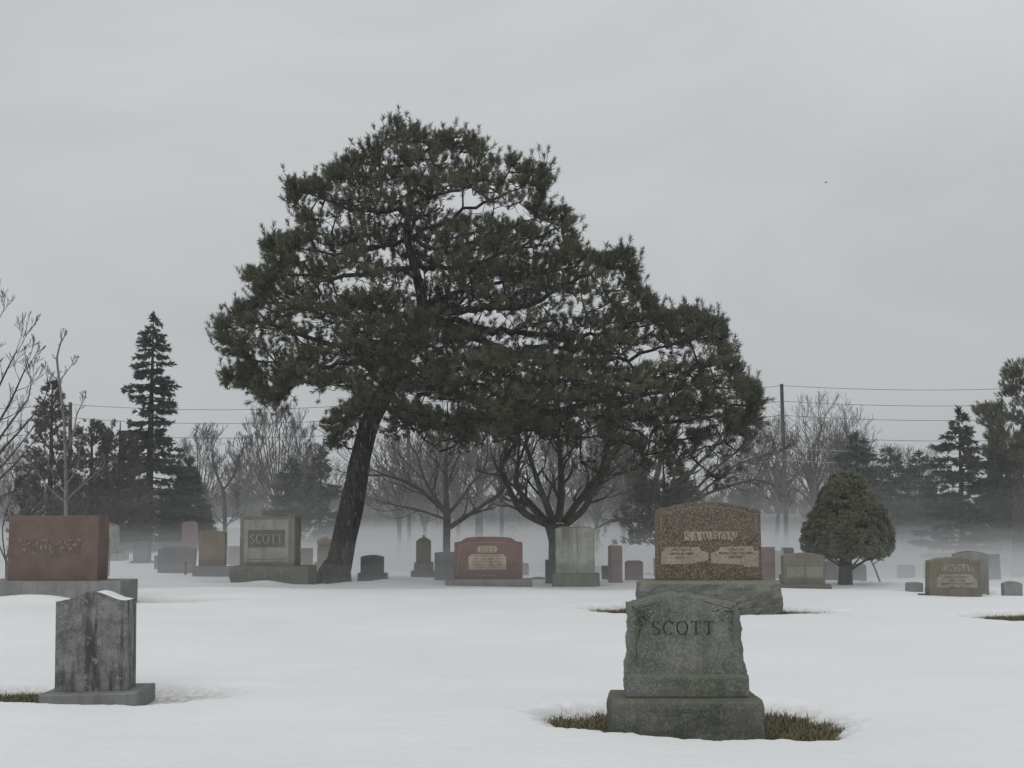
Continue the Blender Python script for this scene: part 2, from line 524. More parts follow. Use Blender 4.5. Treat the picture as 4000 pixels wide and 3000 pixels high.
M['red_base'] = stone_mat('weathered grey concrete', (0.19, 0.195, 0.195), (0.27, 0.27, 0.262), 0.2, 70, 0.35, (0.13, 0.13, 0.12), 0.15, moss=0.5, mossc=(0.16, 0.165, 0.11), seed=7)
M['brown'] = stone_mat('mottled brown granite', (0.066, 0.055, 0.047), (0.108, 0.090, 0.076), 0.35, 60, 0.0, mottled=((0.235, 0.195, 0.135), 46, 0.495), lichen=0.25, lichc=(0.27, 0.22, 0.15), seed=8)
M['brown_base'] = stone_mat('mossy rough base stone', (0.145, 0.152, 0.135), (0.21, 0.212, 0.195), 0.35, 60, 0.25, (0.10, 0.105, 0.085), 0.25, moss=0.7, mossc=(0.18, 0.18, 0.12), seed=9)
M['panel_tan'] = stone_mat('pale sanded granite panel', (0.33, 0.29, 0.23), (0.42, 0.38, 0.31), 0.3, 70, 0.2, (0.2, 0.17, 0.14), seed=10)
M['scott2'] = stone_mat('grey limestone', (0.215, 0.215, 0.205), (0.285, 0.28, 0.27), 0.2, 80, 0.4, (0.15, 0.155, 0.13), 0.12, moss=1.0, mossc=(0.12, 0.125, 0.055), seed=11)
M['scott2_rim'] = stone_mat('green stained limestone', (0.125, 0.132, 0.105), (0.19, 0.19, 0.165), 0.35, 50, 0.4, (0.09, 0.095, 0.07), 0.2, moss=1.0, mossc=(0.13, 0.135, 0.05), seed=12)
M['plaque_green'] = stone_mat('algae covered panel', (0.095, 0.11, 0.075), (0.135, 0.145, 0.105), 0.3, 60, seed=13)
M['dies'] = stone_mat('dusky red granite', (0.158, 0.100, 0.086), (0.195, 0.137, 0.119), 0.2, 120, 0.3, (0.17, 0.125, 0.105), seed=14)
M['tan_edge'] = plain_mat('dull cut edge', (0.22, 0.185, 0.13), (0.15, 0.125, 0.095), 40)
M['tan_line'] = plain_mat('pale cut line', (0.36, 0.30, 0.23), (0.28, 0.24, 0.19), 30)
M['faint_line'] = plain_mat('faint cut line', (0.27, 0.19, 0.16), (0.22, 0.15, 0.13), 30)
M['ink'] = plain_mat('dark cut letters', (0.085, 0.07, 0.06), (0.12, 0.10, 0.085), 30)
M['grey'] = stone_mat('grey granite', (0.19, 0.19, 0.19), (0.245, 0.245, 0.245), 0.2, 80, 0.2, (0.13, 0.13, 0.13), seed=15)
M['bluegrey'] = stone_mat('blue grey granite', (0.20, 0.205, 0.215), (0.25, 0.255, 0.265), 0.15, 80, 0.15, seed=16)
M['dark'] = stone_mat('dark grey granite', (0.085, 0.087, 0.09), (0.125, 0.126, 0.126), 0.25, 70, 0.2, seed=17)
M['pale'] = stone_mat('pale marble', (0.36, 0.36, 0.345), (0.45, 0.45, 0.43), 0.15, 70, 0.3, (0.24, 0.24, 0.22), seed=18)
M['stained'] = stone_mat('green streaked pale stone', (0.23, 0.24, 0.205), (0.34, 0.345, 0.305), 0.2, 60, 0.9, (0.10, 0.105, 0.085), 0.35, (0.42, 0.43, 0.38), moss=1.0, mossc=(0.16, 0.165, 0.07), seed=19, sscl=(5.5, 5.5, 0.35))
M['greenish'] = stone_mat('algae green stone', (0.15, 0.155, 0.125), (0.20, 0.20, 0.165), 0.3, 60, 0.4, (0.10, 0.105, 0.08), moss=0.8, seed=20)
M['tanbrown'] = stone_mat('tan brown sandstone', (0.185, 0.15, 0.12), (0.225, 0.19, 0.155), 0.2, 60, 0.35, (0.16, 0.14, 0.11), seed=21)
M['pinkish'] = stone_mat('pink granite', (0.235, 0.185, 0.175), (0.275, 0.225, 0.215), 0.2, 60, 0.25, (0.22, 0.16, 0.14), seed=22)
M['brownred'] = stone_mat('brown red granite', (0.22, 0.165, 0.145), (0.26, 0.20, 0.18), 0.2, 60, 0.25, (0.16, 0.12, 0.10), seed=23)
M['olive'] = stone_mat('olive stained granite', (0.155, 0.145, 0.11), (0.205, 0.19, 0.15), 0.3, 60, 0.4, (0.11, 0.105, 0.08), moss=0.6, mossc=(0.24, 0.20, 0.15), seed=24)
M['snow_cap'] = plain_mat('clean snow', (0.80, 0.82, 0.84), (0.76, 0.78, 0.80), 5, 0.6)
M['bark_pine'] = bark_mat('fissured pine bark', (0.020, 0.019, 0.018), (0.052, 0.049, 0.045), (0.22, 0.21, 0.19), (9, 9, 1.3))
M['bark_grey'] = bark_mat('grey winter bark', (0.05, 0.048, 0.046), (0.085, 0.08, 0.077), (0.11, 0.105, 0.10), (9, 9, 3))
M['bark_green'] = bark_mat('green smooth bark', (0.078, 0.084, 0.066), (0.115, 0.122, 0.096), (0.15, 0.15, 0.125), (8, 8, 3))
M['bark_far'] = bark_mat('grey bark paled for distance', (0.085, 0.082, 0.08), (0.13, 0.126, 0.122), (0.15, 0.145, 0.14), (6, 6, 3))  # paler copy of the grey bark, lowers contrast of far trees by colour
M['bark_light'] = bark_mat('pale young bark', (0.16, 0.155, 0.15), (0.24, 0.235, 0.23), (0.12, 0.115, 0.11), (9, 9, 3))
M['pine'] = foliage_mat('pine needles', (0.050, 0.056, 0.037), (0.122, 0.129, 0.080), 0.9)
M['spruce'] = foliage_mat('spruce needles', (0.050, 0.058, 0.049), (0.078, 0.090, 0.072), 0.8)
M['cedar'] = foliage_mat('cedar sprays', (0.155, 0.17, 0.12), (0.23, 0.245, 0.178), 2.6)
M['juniper'] = foliage_mat('juniper sprays', (0.075, 0.078, 0.062), (0.12, 0.122, 0.095), 1.0)
M['pole'] = plain_mat('weathered pole timber', (0.055, 0.052, 0.05), (0.085, 0.08, 0.075), 5, stretch=(3, 3, 0.4))
M['wire'] = plain_mat('cable', (0.16, 0.16, 0.165), (0.14, 0.14, 0.145), 2)
M['wire_pale'] = plain_mat('pale cable', (0.34, 0.34, 0.35), (0.3, 0.3, 0.31), 2)
M['fence'] = plain_mat('silvered fence boards', (0.34, 0.335, 0.33), (0.26, 0.255, 0.25), 3, stretch=(6, 6, 0.5))
M['siding'] = plain_mat('white siding', (0.66, 0.66, 0.63), (0.60, 0.60, 0.57), 4)
M['shingle'] = plain_mat('grey shingles', (0.13, 0.13, 0.135), (0.19, 0.19, 0.195), 3)
M['roof_tan'] = plain_mat('tan shingles', (0.36, 0.35, 0.31), (0.30, 0.29, 0.26), 3)
M['glass'] = plain_mat('dark window glass', (0.06, 0.065, 0.07), (0.09, 0.095, 0.10), 2, 0.2)
M['white'] = plain_mat('white painted trim', (0.75, 0.75, 0.73), (0.68, 0.68, 0.66), 8)
M['dome'] = plain_mat('white cover sheet', (0.74, 0.74, 0.72), (0.62, 0.62, 0.60), 9)
M['stake'] = plain_mat('orange brown stake', (0.25, 0.13, 0.09), (0.18, 0.10, 0.075), 9)
M['bin'] = plain_mat('dull blue steel', (0.10, 0.13, 0.18), (0.12, 0.15, 0.20), 4, 0.5)
M['bird'] = plain_mat('black feathers', (0.02, 0.02, 0.022), (0.03, 0.03, 0.032), 20)
M['turf'] = plain_mat('matted turf', (0.10, 0.08, 0.045), (0.16, 0.125, 0.07), 14, 0.95, 0.6)
M['grass'] = plain_mat('dead grass blades', (0.20, 0.172, 0.105), (0.125, 0.115, 0.065), 7, 0.8)

# snow with thin dirty edges (thickness stored on the mesh) and scattered specks
m, nt, b = newmat('old snow')
q = NB(nt)
v = q.coord()
vq = q.coord((0.8, 3.0, 1))
col = q.mix(q.ramp(q.noise(v, 0.35, 5, 0.6), 0.3, 0.7), (0.79, 0.81, 0.82), (0.85, 0.852, 0.857))
col = q.mix(q.ramp(q.noise(vq, 1.0, 5, 0.65), 0.46, 0.66, 0, 0.5), col, (0.79, 0.795, 0.80))
at = q.n('ShaderNodeAttribute'); at.attribute_name = 'thin'
thin = q.math('MULTIPLY', at.outputs['Fac'], q.ramp(q.noise(v, 14, 6, 0.75), 0.35, 0.62, 0.15, 1.0))
col = q.mix(thin, col, (0.44, 0.42, 0.395))
vo = q.n('ShaderNodeTexVoronoi'); vo.inputs['Scale'].default_value = 2.6
q.link(v, vo.inputs['Vector'])
sepc = q.n('ShaderNodeSeparateColor'); q.link(vo.outputs['Color'], sepc.inputs[0])
dot = q.math('MULTIPLY', q.ramp(vo.outputs['Distance'], 0.012, 0.035, 1, 0), q.ramp(sepc.outputs[0], 0.70, 0.71))
col = q.mix(q.math('MULTIPLY', dot, 0.7), col, (0.16, 0.14, 0.12))
q.link(col, b.inputs['Base Color'])
b.inputs['Roughness'].default_value = 0.65
b.inputs['Specular IOR Level'].default_value = 0.25
vb = q.coord((1, 2.2, 1))
hb = q.math('ADD', q.math('MULTIPLY', q.noise(vb, 3.5, 6, 0.6), 1.0), q.math('MULTIPLY', q.noise(v, 55, 4, 0.6), 0.10))
q.bump(hb, 0.32, 0.06, b)
M['snow'] = m

# ------------------------------------------------------------------ headstones
HS = 'headstones standing in the snow'

def ribbon(bm, pts, w, y, proud=0.002):
    L = []; R = []
    n = len(pts)
    for i in range(n):
        a = pts[max(0, i - 1)]; b = pts[min(n - 1, i + 1)]
        dx, dz = b[0] - a[0], b[1] - a[1]
        l = math.hypot(dx, dz) or 1
        L.append((pts[i][0] - dz / l * w / 2, pts[i][1] + dx / l * w / 2)); R.append((pts[i][0] + dz / l * w / 2, pts[i][1] - dx / l * w / 2))
    f = [[bm.verts.new((p[0], y - proud, p[1])) for p in S] for S in (L, R)]
    k = [[bm.verts.new((p[0], y + 0.004, p[1])) for p in S] for S in (L, R)]
    for i in range(n - 1):
        bm.faces.new((f[0][i], f[1][i], f[1][i + 1], f[0][i + 1]))
        bm.faces.new((f[0][i], f[0][i + 1], k[0][i + 1], k[0][i]))
        bm.faces.new((f[1][i + 1], f[1][i], k[1][i], k[1][i + 1]))
    bm.faces.new((f[0][0], k[0][0], k[1][0], f[1][0])); bm.faces.new((f[0][-1], f[1][-1], k[1][-1], k[0][-1]))

class Stone:
    """a headstone measured on the photograph: die (l, r, top, bottom), base (l, r, bottom), Y of the base front"""
    def __init__(s, label, Y, die, mat, base=None, bmat=None, kind='flat', rise=0, taper=1.0, depth=0.2, bdepth=None, rz=0.0,
                 rough=0.0, brock=0.0, sink=0.12, well=None, roll=0.0, name='headstone', cat='headstone', step=0.06, bevel=0.012, pts=None, group=HS):
        s.Y = Y
        l, r, top, bot = die
        bd = bdepth or (depth + 0.2)
        s.yd = (bd - depth) / 2 if base else 0.0
        Yd = Y + s.yd
        s.Yd = Yd
        if base:
            bl, br, bb = base
            s.xc = P((bl + br) / 2, bot, Y).x
        else:
            s.xc = P((l + r) / 2, bot, Y).x
        s.zb = min(g1(s.xc, Y), g1(s.xc, Y + bd)) - sink
        s.zdie = P(l, bot, Yd).z - s.zb if base else 0.0
        s.dx = P((l + r) / 2, bot, Yd).x - s.xc
        s.w = (r - l) / F * Yd
        s.h = P((l + r) / 2, top, Yd).z - s.zb - s.zdie
        s.die_mat = mat
        rr = rise / F * Yd
        out = pts and [(P(x, y, Yd).x - s.xc - s.dx, P(x, y, Yd).z - s.zb - s.zdie) for x, y in pts] or outline(s.w, s.h, kind, rr, taper)
        if pts:
            out = [(u, max(0.0, vv) if vv > 0.02 else 0.0) for u, vv in out]
        s.out = out
        s.root = empty(name, (s.xc, Y, s.zb), math.radians(rz), label, cat, group)
        if roll: s.root.rotation_euler[1] = math.radians(roll)
        bm = bmesh.new()
        o2 = [(u + s.dx, vv) for u, vv in out]
        prism(bm, o2, s.yd, depth, bevel, rough, step, 4 if rough else 2, seed=Y, zoff=s.zdie)
        s.die = bm_obj('die', bm, mat, s.root, smooth=False)
        if base:
            bw = (br - bl) / F * Y
            bm = bmesh.new()
            if brock:
                rock_box(bm, bw - brock, bd, s.zdie - 0.002, brock, 0.04, seed=Y * 1.3, top_chips=0.012)
            else:
                prism(bm, [(-bw / 2, 0), (bw / 2, 0), (bw / 2, s.zdie - 0.002), (-bw / 2, s.zdie - 0.002)], 0.0, bd, 0.012)
            s.base = bm_obj('base', bm, bmat or mat, s.root)
        W = (base[1] - base[0]) / F * Y if base else s.w
        if well is None and Y < 40:
            WELLS.append((s.xc, Y + bd / 2, W / 2 + 0.22, bd / 2 + 0.25, 0.07, 0.5))
        elif well:
            WELLS.append(well)
    def uv(s, px, py):
        p = P(px, py, s.Yd)
        return (p.x - s.xc, p.z - s.zb)
    def panel(s, name, pxpts, mat, proud=0.004, y=None):
        bm = bmesh.new()
        pp = [s.uv(*p) for p in pxpts]
        y0 = (s.yd if y is None else y)
        f = [bm.verts.new((u, y0 - proud, w)) for u, w in pp]; k = [bm.verts.new((u, y0 + 0.003, w)) for u, w in pp]
        bm.faces.new(f)
        for i in range(len(f)):
            j = (i + 1) % len(f)
            bm.faces.new((f[i], k[i], k[j], f[j]))
        return bm_obj(name, bm, mat, s.root)
    def text(s, txt, l, r, top, bot, mat, y=None, proud=0.004, wt=1.0, skip=(), name='lettering'):
        a = s.uv(l, bot); b2 = s.uv(r, top)
        bm = bmesh.new()
        letters(bm, txt, b2[0] - a[0], b2[1] - a[1], (a[0] + b2[0]) / 2, a[1], (s.yd if y is None else y), proud=proud, wt=wt, skip=skip)
        return bm_obj(name, bm, mat, s.root)
    def lines(s, segs, wpx, mat, name='incised_line', proud=0.002):
        for sg in segs:
            bm = bmesh.new()
            ribbon(bm, [s.uv(*p) for p in sg], wpx / F * s.Yd, s.yd, proud)
            bm_obj(name, bm, mat, s.root)
    def small(s, txt, px, top, hpx, mat, y=None, wide=1.0, leading=1.0, name='lettering'):
        for i, line in enumerate(txt):
            u, w = s.uv(px, top + i * hpx * leading * 1.3)
            small_text(name, [line], hpx / F * s.Yd, 1, u, w, (s.yd if y is None else y) - 0.003, mat, s.root, wide)

# --- nearest stone: five letter name under an arched top, rough sides, block base, footing slab
A = Stone('lichened grey headstone with carved capitals and leafy corners on a block base, nearest the camera', 10.55, (2447, 2923, 2318, 2722), M['scott'],
          (2402, 2982, 2884), M['scott_base'], depth=0.30, bdepth=0.60, rough=0.015, brock=0.03, step=0.012, bevel=0.02, sink=0.17,
          pts=[(2447, 2722), (2923, 2722), (2921, 2640), (2912, 2590), (2906, 2547), (2899, 2502), (2902, 2450), (2892, 2401), (2883, 2378), (2877, 2356), (2816, 2348),
               (2769, 2339), (2710, 2323), (2652, 2319), (2605, 2326), (2548, 2340), (2500, 2350), (2458, 2361), (2456, 2450), (2452, 2560), (2448, 2640)],
          well=(P(2748, 2850, 11.05).x, 11.22, 1.10, 1.08, 0.27, 0.48))
bm = bmesh.new()
a = A.uv(2444, 2722); c = A.uv(2922, 2647); d = A.uv(2444, 2632)
z0 = A.zdie + 0.001
vs = add_box(bm, a[0] - 0.004, c[0] + 0.004, A.yd - 0.028, A.yd + 0.02, z0, c[1])
for i in (6, 7): vs[i].co.z = d[1]
vs[6].co.y = vs[7].co.y = A.yd + 0.004
bmesh.ops.subdivide_edges(bm, edges=bm.edges[:], cuts=3, use_grid_fill=True)
bmesh.ops.bevel(bm, geom=[e for e in bm.edges if e.calc_face_angle(0) > 0.7], offset=0.005, segments=2, affect='EDGES')
bm_obj('die_foot', bm, M['scott'], A.root)
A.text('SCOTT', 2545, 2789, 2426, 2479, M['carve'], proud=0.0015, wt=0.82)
A.lines([[(2485, 2600), (2485, 2378), (2530, 2366), (2580, 2351)], [(2752, 2350), (2800, 2364), (2853, 2377)]], 2.4, M['carve'], proud=0.001)  # thin dark strips for cut grooves, their shade is in the colour
bm = bmesh.new()
rr = random.Random(5)
def leaf(bm, u, w, y, s, an):
    k = 7
    ring = [bm.verts.new((u + math.cos(an + 6.283 * i / k) * s * (1.0 if i % 2 else 0.6), y + 0.001, w + math.sin(an + 6.283 * i / k) * s * (1.0 if i % 2 else 0.6))) for i in range(k)]
    c_ = bm.verts.new((u, y - s * 0.45, w))
    for i in range(k): bm.faces.new((ring[i], ring[(i + 1) % k], c_))
for i in range(190):
    t = rr.random(); e = rr.random() ** 1.5
    leaf(bm, *A.uv(2490 + e * (95 * (1 - t) ** 1.3) + 3, 2380 + t * 125 - e * 22), A.yd, rr.uniform(0.006, 0.012), rr.random() * 6)
    t = rr.random(); e = rr.random() ** 1.5
    leaf(bm, *A.uv(2866 - e * (105 * (1 - t) ** 1.2) - 3, 2384 + t * 120 - e * 22), A.yd, rr.uniform(0.006, 0.012), rr.random() * 6)
bm_obj('carved_leaves', bm, M['lichen_carve'], A.root)
bm = bmesh.new()
rock_box(bm, 1.22, 0.62, 0.10, 0.012, 0.03, seed=4, y0=-0.07, z0=-0.02)
bm_obj('footing', bm, M['scott_base'], A.root).location.x = -0.05
MOUNDS.append((P(2690, 2884, 10.3).x, 10.30, 0.33, 0.10, 0.045))
MOUNDS.append((P(2900, 2884, 10.3).x, 10.36, 0.12, 0.10, 0.02))

# --- front left stone with a wavy top
B = Stone('dark streaked headstone with a wavy snow-topped head on a low tilted base', 12.25, (220, 495, 2311, 2699), M['marble'],
          (156, 528, 2746), M['slate_base'], kind='serp', rise=36, depth=0.34, bdepth=0.75, rz=1.5, roll=-1.0, bevel=0.006, step=0.02, sink=0.16,
          well=(P(330, 2740, 12.6).x, 12.62, 1.30, 0.62, 0.12, 0.6))
WELLS.append((P(60, 2740, 12.6).x, 12.70, 0.60, 0.42, 0.19, 0.45))
bm = bmesh.new()
N = 20
wt = B.w
prev = None
rowsA = []
for i in range(N + 1):
    s_ = 0.10 + 0.88 * i / N
    zt = B.h - 38 / F * B.Yd * top_fn('serp', s_) + B.zdie
    th = 0.008 * min(1, (i / 5.0)) * (1.0 if i < N else 0.6) * (0.8 + 0.4 * mnoise.noise(Vector((i * 0.4, 1, 2))))
    x = B.dx + s_ * wt / 2
    rowsA.append([bm.verts.new((x, B.yd + 0.012, zt - 0.004)), bm.verts.new((x, B.yd + 0.03, zt + th)), bm.verts.new((x, B.yd + 0.13, zt + th * 1.25)), bm.verts.new((x, B.yd + 0.32, zt + th)), bm.verts.new((x, B.yd + 0.332, zt - 0.004))])
for i in range(N):
    for k in range(4):
        bm.faces.new((rowsA[i][k], rowsA[i + 1][k], rowsA[i + 1][k + 1], rowsA[i][k + 1]))
bm.faces.new(rowsA[0]); bm.faces.new(rowsA[-1])
bm_obj('snow_cap', bm, M['snow_cap'], B.root, True)

# --- big red stone on a grey base
Cst = Stone('big square cut red granite headstone with a worn raised name, on a long grey base', 26.2, (27, 378, 2014, 2268), M['red'],
            (-80, 470, 2335), M['red_base'], depth=0.66, bdepth=1.15, rz=-1.0, bevel=0.008, sink=0.25)
Cst.panel('name_panel', [(64, 2160), (64, 2112), (70, 2107), (322, 2106), (328, 2112), (328, 2136), (290, 2146), (262, 2160)],
          stone_mat('lichen filled name panel', (0.13, 0.10, 0.088), (0.15, 0.12, 0.105), 0.3, 60, mottled=((0.23, 0.225, 0.17), 14, .52), seed=31), 0.003)
Cst.text('ORUFRXST', 78, 322, 2112, 2156, M['red'], proud=0.010, wt=1.15)
MOUNDS.append((P(95, 2330, 25.6).x, 25.7, 0.9, 0.5, 0.10))
MOUNDS.append((P(210, 2345, 25.6).x, 25.3, 0.6, 0.4, 0.07))
WELLS.append((P(300, 2340, 26.8).x, 26.8, 2.5, 0.9, 0.10, 0.7))

# --- brown mottled stone
D = Stone('mottled brown granite headstone with arched top and two inscription panels on a rough mossy base', 23.0, (2570, 2976, 1960, 2266), M['brown'],
          (2506, 3051, 2411), M['brown_base'], kind='arc', rise=34, taper=0.985, depth=0.42, bdepth=0.80, brock=0.07, bevel=0.012, sink=0.2, step=0.03,
          well=(P(2790, 2400, 23.4).x, 23.35, 2.0, 1.30, 0.25, 0.42))
arcp = [(2582 + 372 * i / 16, 2012 - 33 * (1 - ((i - 8) / 8) ** 2)) for i in range(17)]
D.lines([[(2581, 2078)] + arcp + [(2956, 2078)]], 5, M['tan_edge'], name='border_line', proud=0.003)
pw = stone_mat('worn tan inscription panel', (0.28, 0.245, 0.19), (0.35, 0.31, 0.245), 0.4, 60, mottled=((0.11, 0.09, 0.075), 30, 0.555), seed=33)
D.panel('name_panel', [(2673, 2112), (2673, 2080), (2680, 2077), (2880, 2076), (2880, 2080), (2872, 2112), (2800, 2104), (2740, 2112)], pw, 0.003)
D.text('SAWDON', 2678, 2876, 2081, 2114, M['ink'], proud=0.006, wt=1.1)
D.panel('inscription_panel', [(2582, 2204), (2582, 2158), (2597, 2147), (2599, 2137), (2731, 2137), (2738, 2150), (2768, 2158), (2766, 2188), (2700, 2202), (2640, 2204)], pw, 0.003)
D.panel('inscription_panel', [(2778, 2200), (2778, 2160), (2808, 2150), (2812, 2136), (2941, 2134), (2946, 2150), (2963, 2154), (2964, 2214), (2908, 2214), (2906, 2206), (2840, 2202)], pw, 0.003)
D.small(['WILLIAM A.', 'AUG. 8, 1889', 'JUNE 4'], 2664, 2143, 9, M['ink'], y=D.yd - 0.003, leading=1.25, wide=1.25)
D.small(['EDITH R.', 'BORN MAY 24, 1891', 'HIS WIFE'], 2876, 2141, 9, M['ink'], y=D.yd - 0.003, leading=1.25, wide=1.2)
MOUNDS.append((P(2885, 2395, 22.6).x, 22.45, 0.25, 0.25, 0.10))

# --- second five letter stone
E = Stone('grey limestone headstone with raised frame and green name panel on a thick rough base', 32.0, (931, 1148, 2018, 2210), M['scott2_rim'],
          (896, 1204, 2289), M['scott2_rim'], depth=0.62, bdepth=0.95, rz=-5, rough=0.012, brock=0.04, bevel=0.012, step=0.04, sink=0.2,
          well=(P(1040, 2289, 32.4).x, 32.5, 1.55, 0.75, 0.20, 0.4))
E.panel('face_panel', [(949, 2196), (949, 2031), (1127, 2028), (1127, 2194)], M['scott2'], 0.012)
E.panel('name_panel', [(966, 2139), (966, 2071), (1112, 2069), (1112, 2138)], M['plaque_green'], 0.017)
E.text('SCOTT', 974, 1104, 2087, 2122, M['scott2'], y=E.yd - 0.017, proud=0.02, wt=1.25)
E.lines([[(964, 2186), (1110, 2184)]], 3, M['scott2_rim'], name='moulding', proud=0.02)
MOUNDS.append((P(1035, 2285, 31.4).x, 31.45, 0.45, 0.3, 0.085))

# --- red stone with four letter name
Dz = Stone('dusky red headstone with stepped shoulders, pale four-letter name oval and text panel', 31.3, (1775, 2040, 2097, 2262), M['dies'],
           (1740, 2077, 2287), M['red_base'], kind='shoulder', rise=22, depth=0.26, bdepth=0.62, brock=0.02, bevel=0.012, sink=0.14, step=0.04, rough=0.006)
def oval(l, r, t, b2, n=6):
    pts = []
    ry = (b2 - t) / 2; rx = ry * 0.9
    for cx, a0 in ((r - rx, 90), (l + rx, 270)):
        for i in range(n + 1):
            an = math.radians(a0 - 180.0 * i / n)
            pts.append((cx + rx * math.cos(an), (t + b2) / 2 - ry * math.sin(an)))
    return pts
Dz.panel('name_panel', oval(1864, 1943, 2133, 2158), M['panel_tan'], 0.004)
Dz.text('DIES', 1874, 1932, 2137, 2155, M['dies'], y=Dz.yd - 0.004, proud=0.004, wt=1.35)
Dz.panel('inscription_panel', [(1830, 2225), (1830, 2174), (1837, 2172), (1839, 2165), (1968, 2165), (1970, 2172), (1977, 2174), (1977, 2225)], M['panel_tan'], 0.004)
Dz.small(['IN LOVING MEMORY', 'WM.  AUG. 1882 - 1942', 'BELOVED HUSBAND OF', 'MARY ANN  1889 - 1962', 'AND THEIR SON'], 1903, 2168, 6.5, M['dies'], y=Dz.yd - 0.004, leading=1.35, wide=1.2)
Dz.small(['LEST WE FORGET'], 1903, 2244, 7, M['tan_line'], wide=1.1)
Dz.lines([[(1788, 2245), (1789, 2190), (1796, 2172), (1797, 2128), (1850, 2120), (1900, 2117), (1960, 2119), (2018, 2127)]], 4, M['faint_line'], name='vine_carving')

# --- big pale streaked stone
U = Stone('wide pale stone streaked dark green like hanging cloth, on a mossy plinth', 32.0, (2172, 2323, 2057, 2240), M['stained'],
          (2160, 2342, 2280), M['greenish'], kind='round', rise=10, depth=0.42, bdepth=0.7, bevel=0.03, sink=0.14, step=0.05, rough=0.004)

# --- name stone at the right
Ln = Stone('olive grey headstone with arched lintel and faint text panel at the slope crest', 28.0, (3631, 3836, 2177, 2326), M['olive'],
           None, None, kind='arc', rise=14, taper=0.955, depth=0.3, rough=0.012, bevel=0.012, step=0.04, sink=0.06)
Ln.text('LINDSAY', 3682, 3800, 2206, 2232, M['olive'], proud=0.012, wt=1.1)
lp = stone_mat('pale worn panel', (0.24, 0.235, 0.20), (0.30, 0.29, 0.25), 0.2, 60, mottled=((0.19, 0.18, 0.14), 14, 0.56), seed=35)
Ln.panel('name_panel', [(3680, 2234), (3678, 2212), (3700, 2204), (3760, 2203), (3800, 2208), (3803, 2232)], lp, 0.003)
Ln.panel('inscription_panel', [(3660, 2296), (3660, 2262), (3672, 2244), (3790, 2244), (3816, 2266), (3818, 2296)], lp, 0.003)
Ln.small(['JOHN LINDSAY', '1861 - 1938', 'MARY ANN LINDSAY', '1866 - 1941'], 3738, 2250, 8, M['olive'], y=Ln.yd - 0.003, leading=1.25, wide=1.15)
Ln.lines([[(3650, 2310), (3652, 2212), (3690, 2200), (3740, 2195), (3790, 2200), (3822, 2210), (3824, 2310)]], 4, M['greenish'], name='border_line')
bm = bmesh.new(); add_box(bm, Ln.uv(3602, 2328)[0], Ln.uv(3629, 2328)[0], -0.1, 0.3, 0.0, 0.09); bm_obj('footing', bm, M['dark'], Ln.root)

# --- the other stones, measured one by one
def st(label, Y, die, mat, **kw):
    return Stone(label, Y, die, M[mat], **{k: (M[x] if k == 'bmat' else x) for k, x in kw.items()})

st('small brown headstone with low arched top on a grey block beside the framed limestone stone', 35.6, (775, 877, 2072, 2212), 'tanbrown', base=(752, 898, 2254), bmat='grey', kind='arc', rise=9, depth=0.25, bdepth=0.55)
st('wide grey headstone with a shallow arch and square shoulders behind the orange stake', 38.3, (615, 759, 2133, 2236), 'grey', kind='shoulder', rise=11, depth=0.22)
st('low grey stone half hidden behind the wide grey headstone, its left edge showing', 41.0, (601, 640, 2170, 2224), 'bluegrey', depth=0.2)
st('tall narrow pale pink-grey headstone rising behind the wide grey one', 50.0, (706, 763, 2038, 2230), 'pinkish', kind='round', rise=8, depth=0.25)
st('pale flecked headstone between the small brown stone and the framed limestone stone', 44.0, (880, 936, 2132, 2222), 'pale', kind='arc', rise=4, depth=0.2)
st('upright grey slab with nearly flat top on a low wide foot, alone in the snow', 45.0, (518, 584, 2115, 2192), 'bluegrey', base=(506, 595, 2204), bmat='grey', kind='arc', rise=3, depth=0.22, bdepth=0.45)
st('small low grey stone far off behind the upright grey slab', 60.0, (586, 611, 2162, 2185), 'grey', kind='arc', rise=2, depth=0.2)
st('thin pale stone faint in the mist left of the tall pink-grey stone', 66.0, (618, 642, 2104, 2150), 'pale', kind='round', rise=3, depth=0.2)
st('narrow reddish headstone just right of the framed limestone stone', 43.0, (1174, 1218, 2141, 2236), 'pinkish', base=(1172, 1232, 2240), bmat='grey', depth=0.22, bdepth=0.4)
st('small dark grey headstone with shallow arched top on a base, right of the leaning pine', 34.5, (1408, 1497, 2168, 2238), 'dark', base=(1397, 1509, 2260), bmat='dark', kind='arc', rise=7, depth=0.22, bdepth=0.42, rough=0.005)
st('tiny pale stone barely visible in the mist left of the greenish tablet', 70.0, (1538, 1573, 2225, 2262), 'pale', kind='round', rise=2, depth=0.2)
st('blank blue-grey headstone partly behind the dusky red stone', 35.0, (1697, 1800, 2156, 2272), 'bluegrey', kind='arc', rise=4, depth=0.24)
st('little pale round-cornered stone to the right of the dusky red stone', 42.0, (2030, 2066, 2200, 2262), 'pale', kind='round', rise=6, depth=0.2)
st('very low grey marker between the dusky red and the streaked pale stones', 36.0, (2076, 2132, 2254, 2278), 'grey', kind='arc', rise=6, depth=0.25)
st('dark square headstone half hidden by the left side of the streaked pale stone', 33.8, (2131, 2190, 2187, 2278), 'dark', depth=0.25)
st('low dark headstone left of the tall pink slab', 36.5, (2352, 2420, 2211, 2284), 'dark', depth=0.25, rough=0.006)
st('tall narrow pink granite slab with a pale side face', 33.6, (2389, 2434, 2131, 2284), 'pinkish', base=(2386, 2462, 2288), bmat='grey', depth=0.3, bdepth=0.4, kind='round', rise=4, rz=12)
st('brown-red headstone with rounded shoulders right of the tall pink slab', 35.6, (2444, 2513, 2190, 2286), 'brownred', kind='round', rise=9, depth=0.25)
st('small pale peaked stone in the mist left of the mottled brown headstone', 47.0, (2512, 2556, 2234, 2272), 'pale', kind='peak', rise=12, depth=0.2)
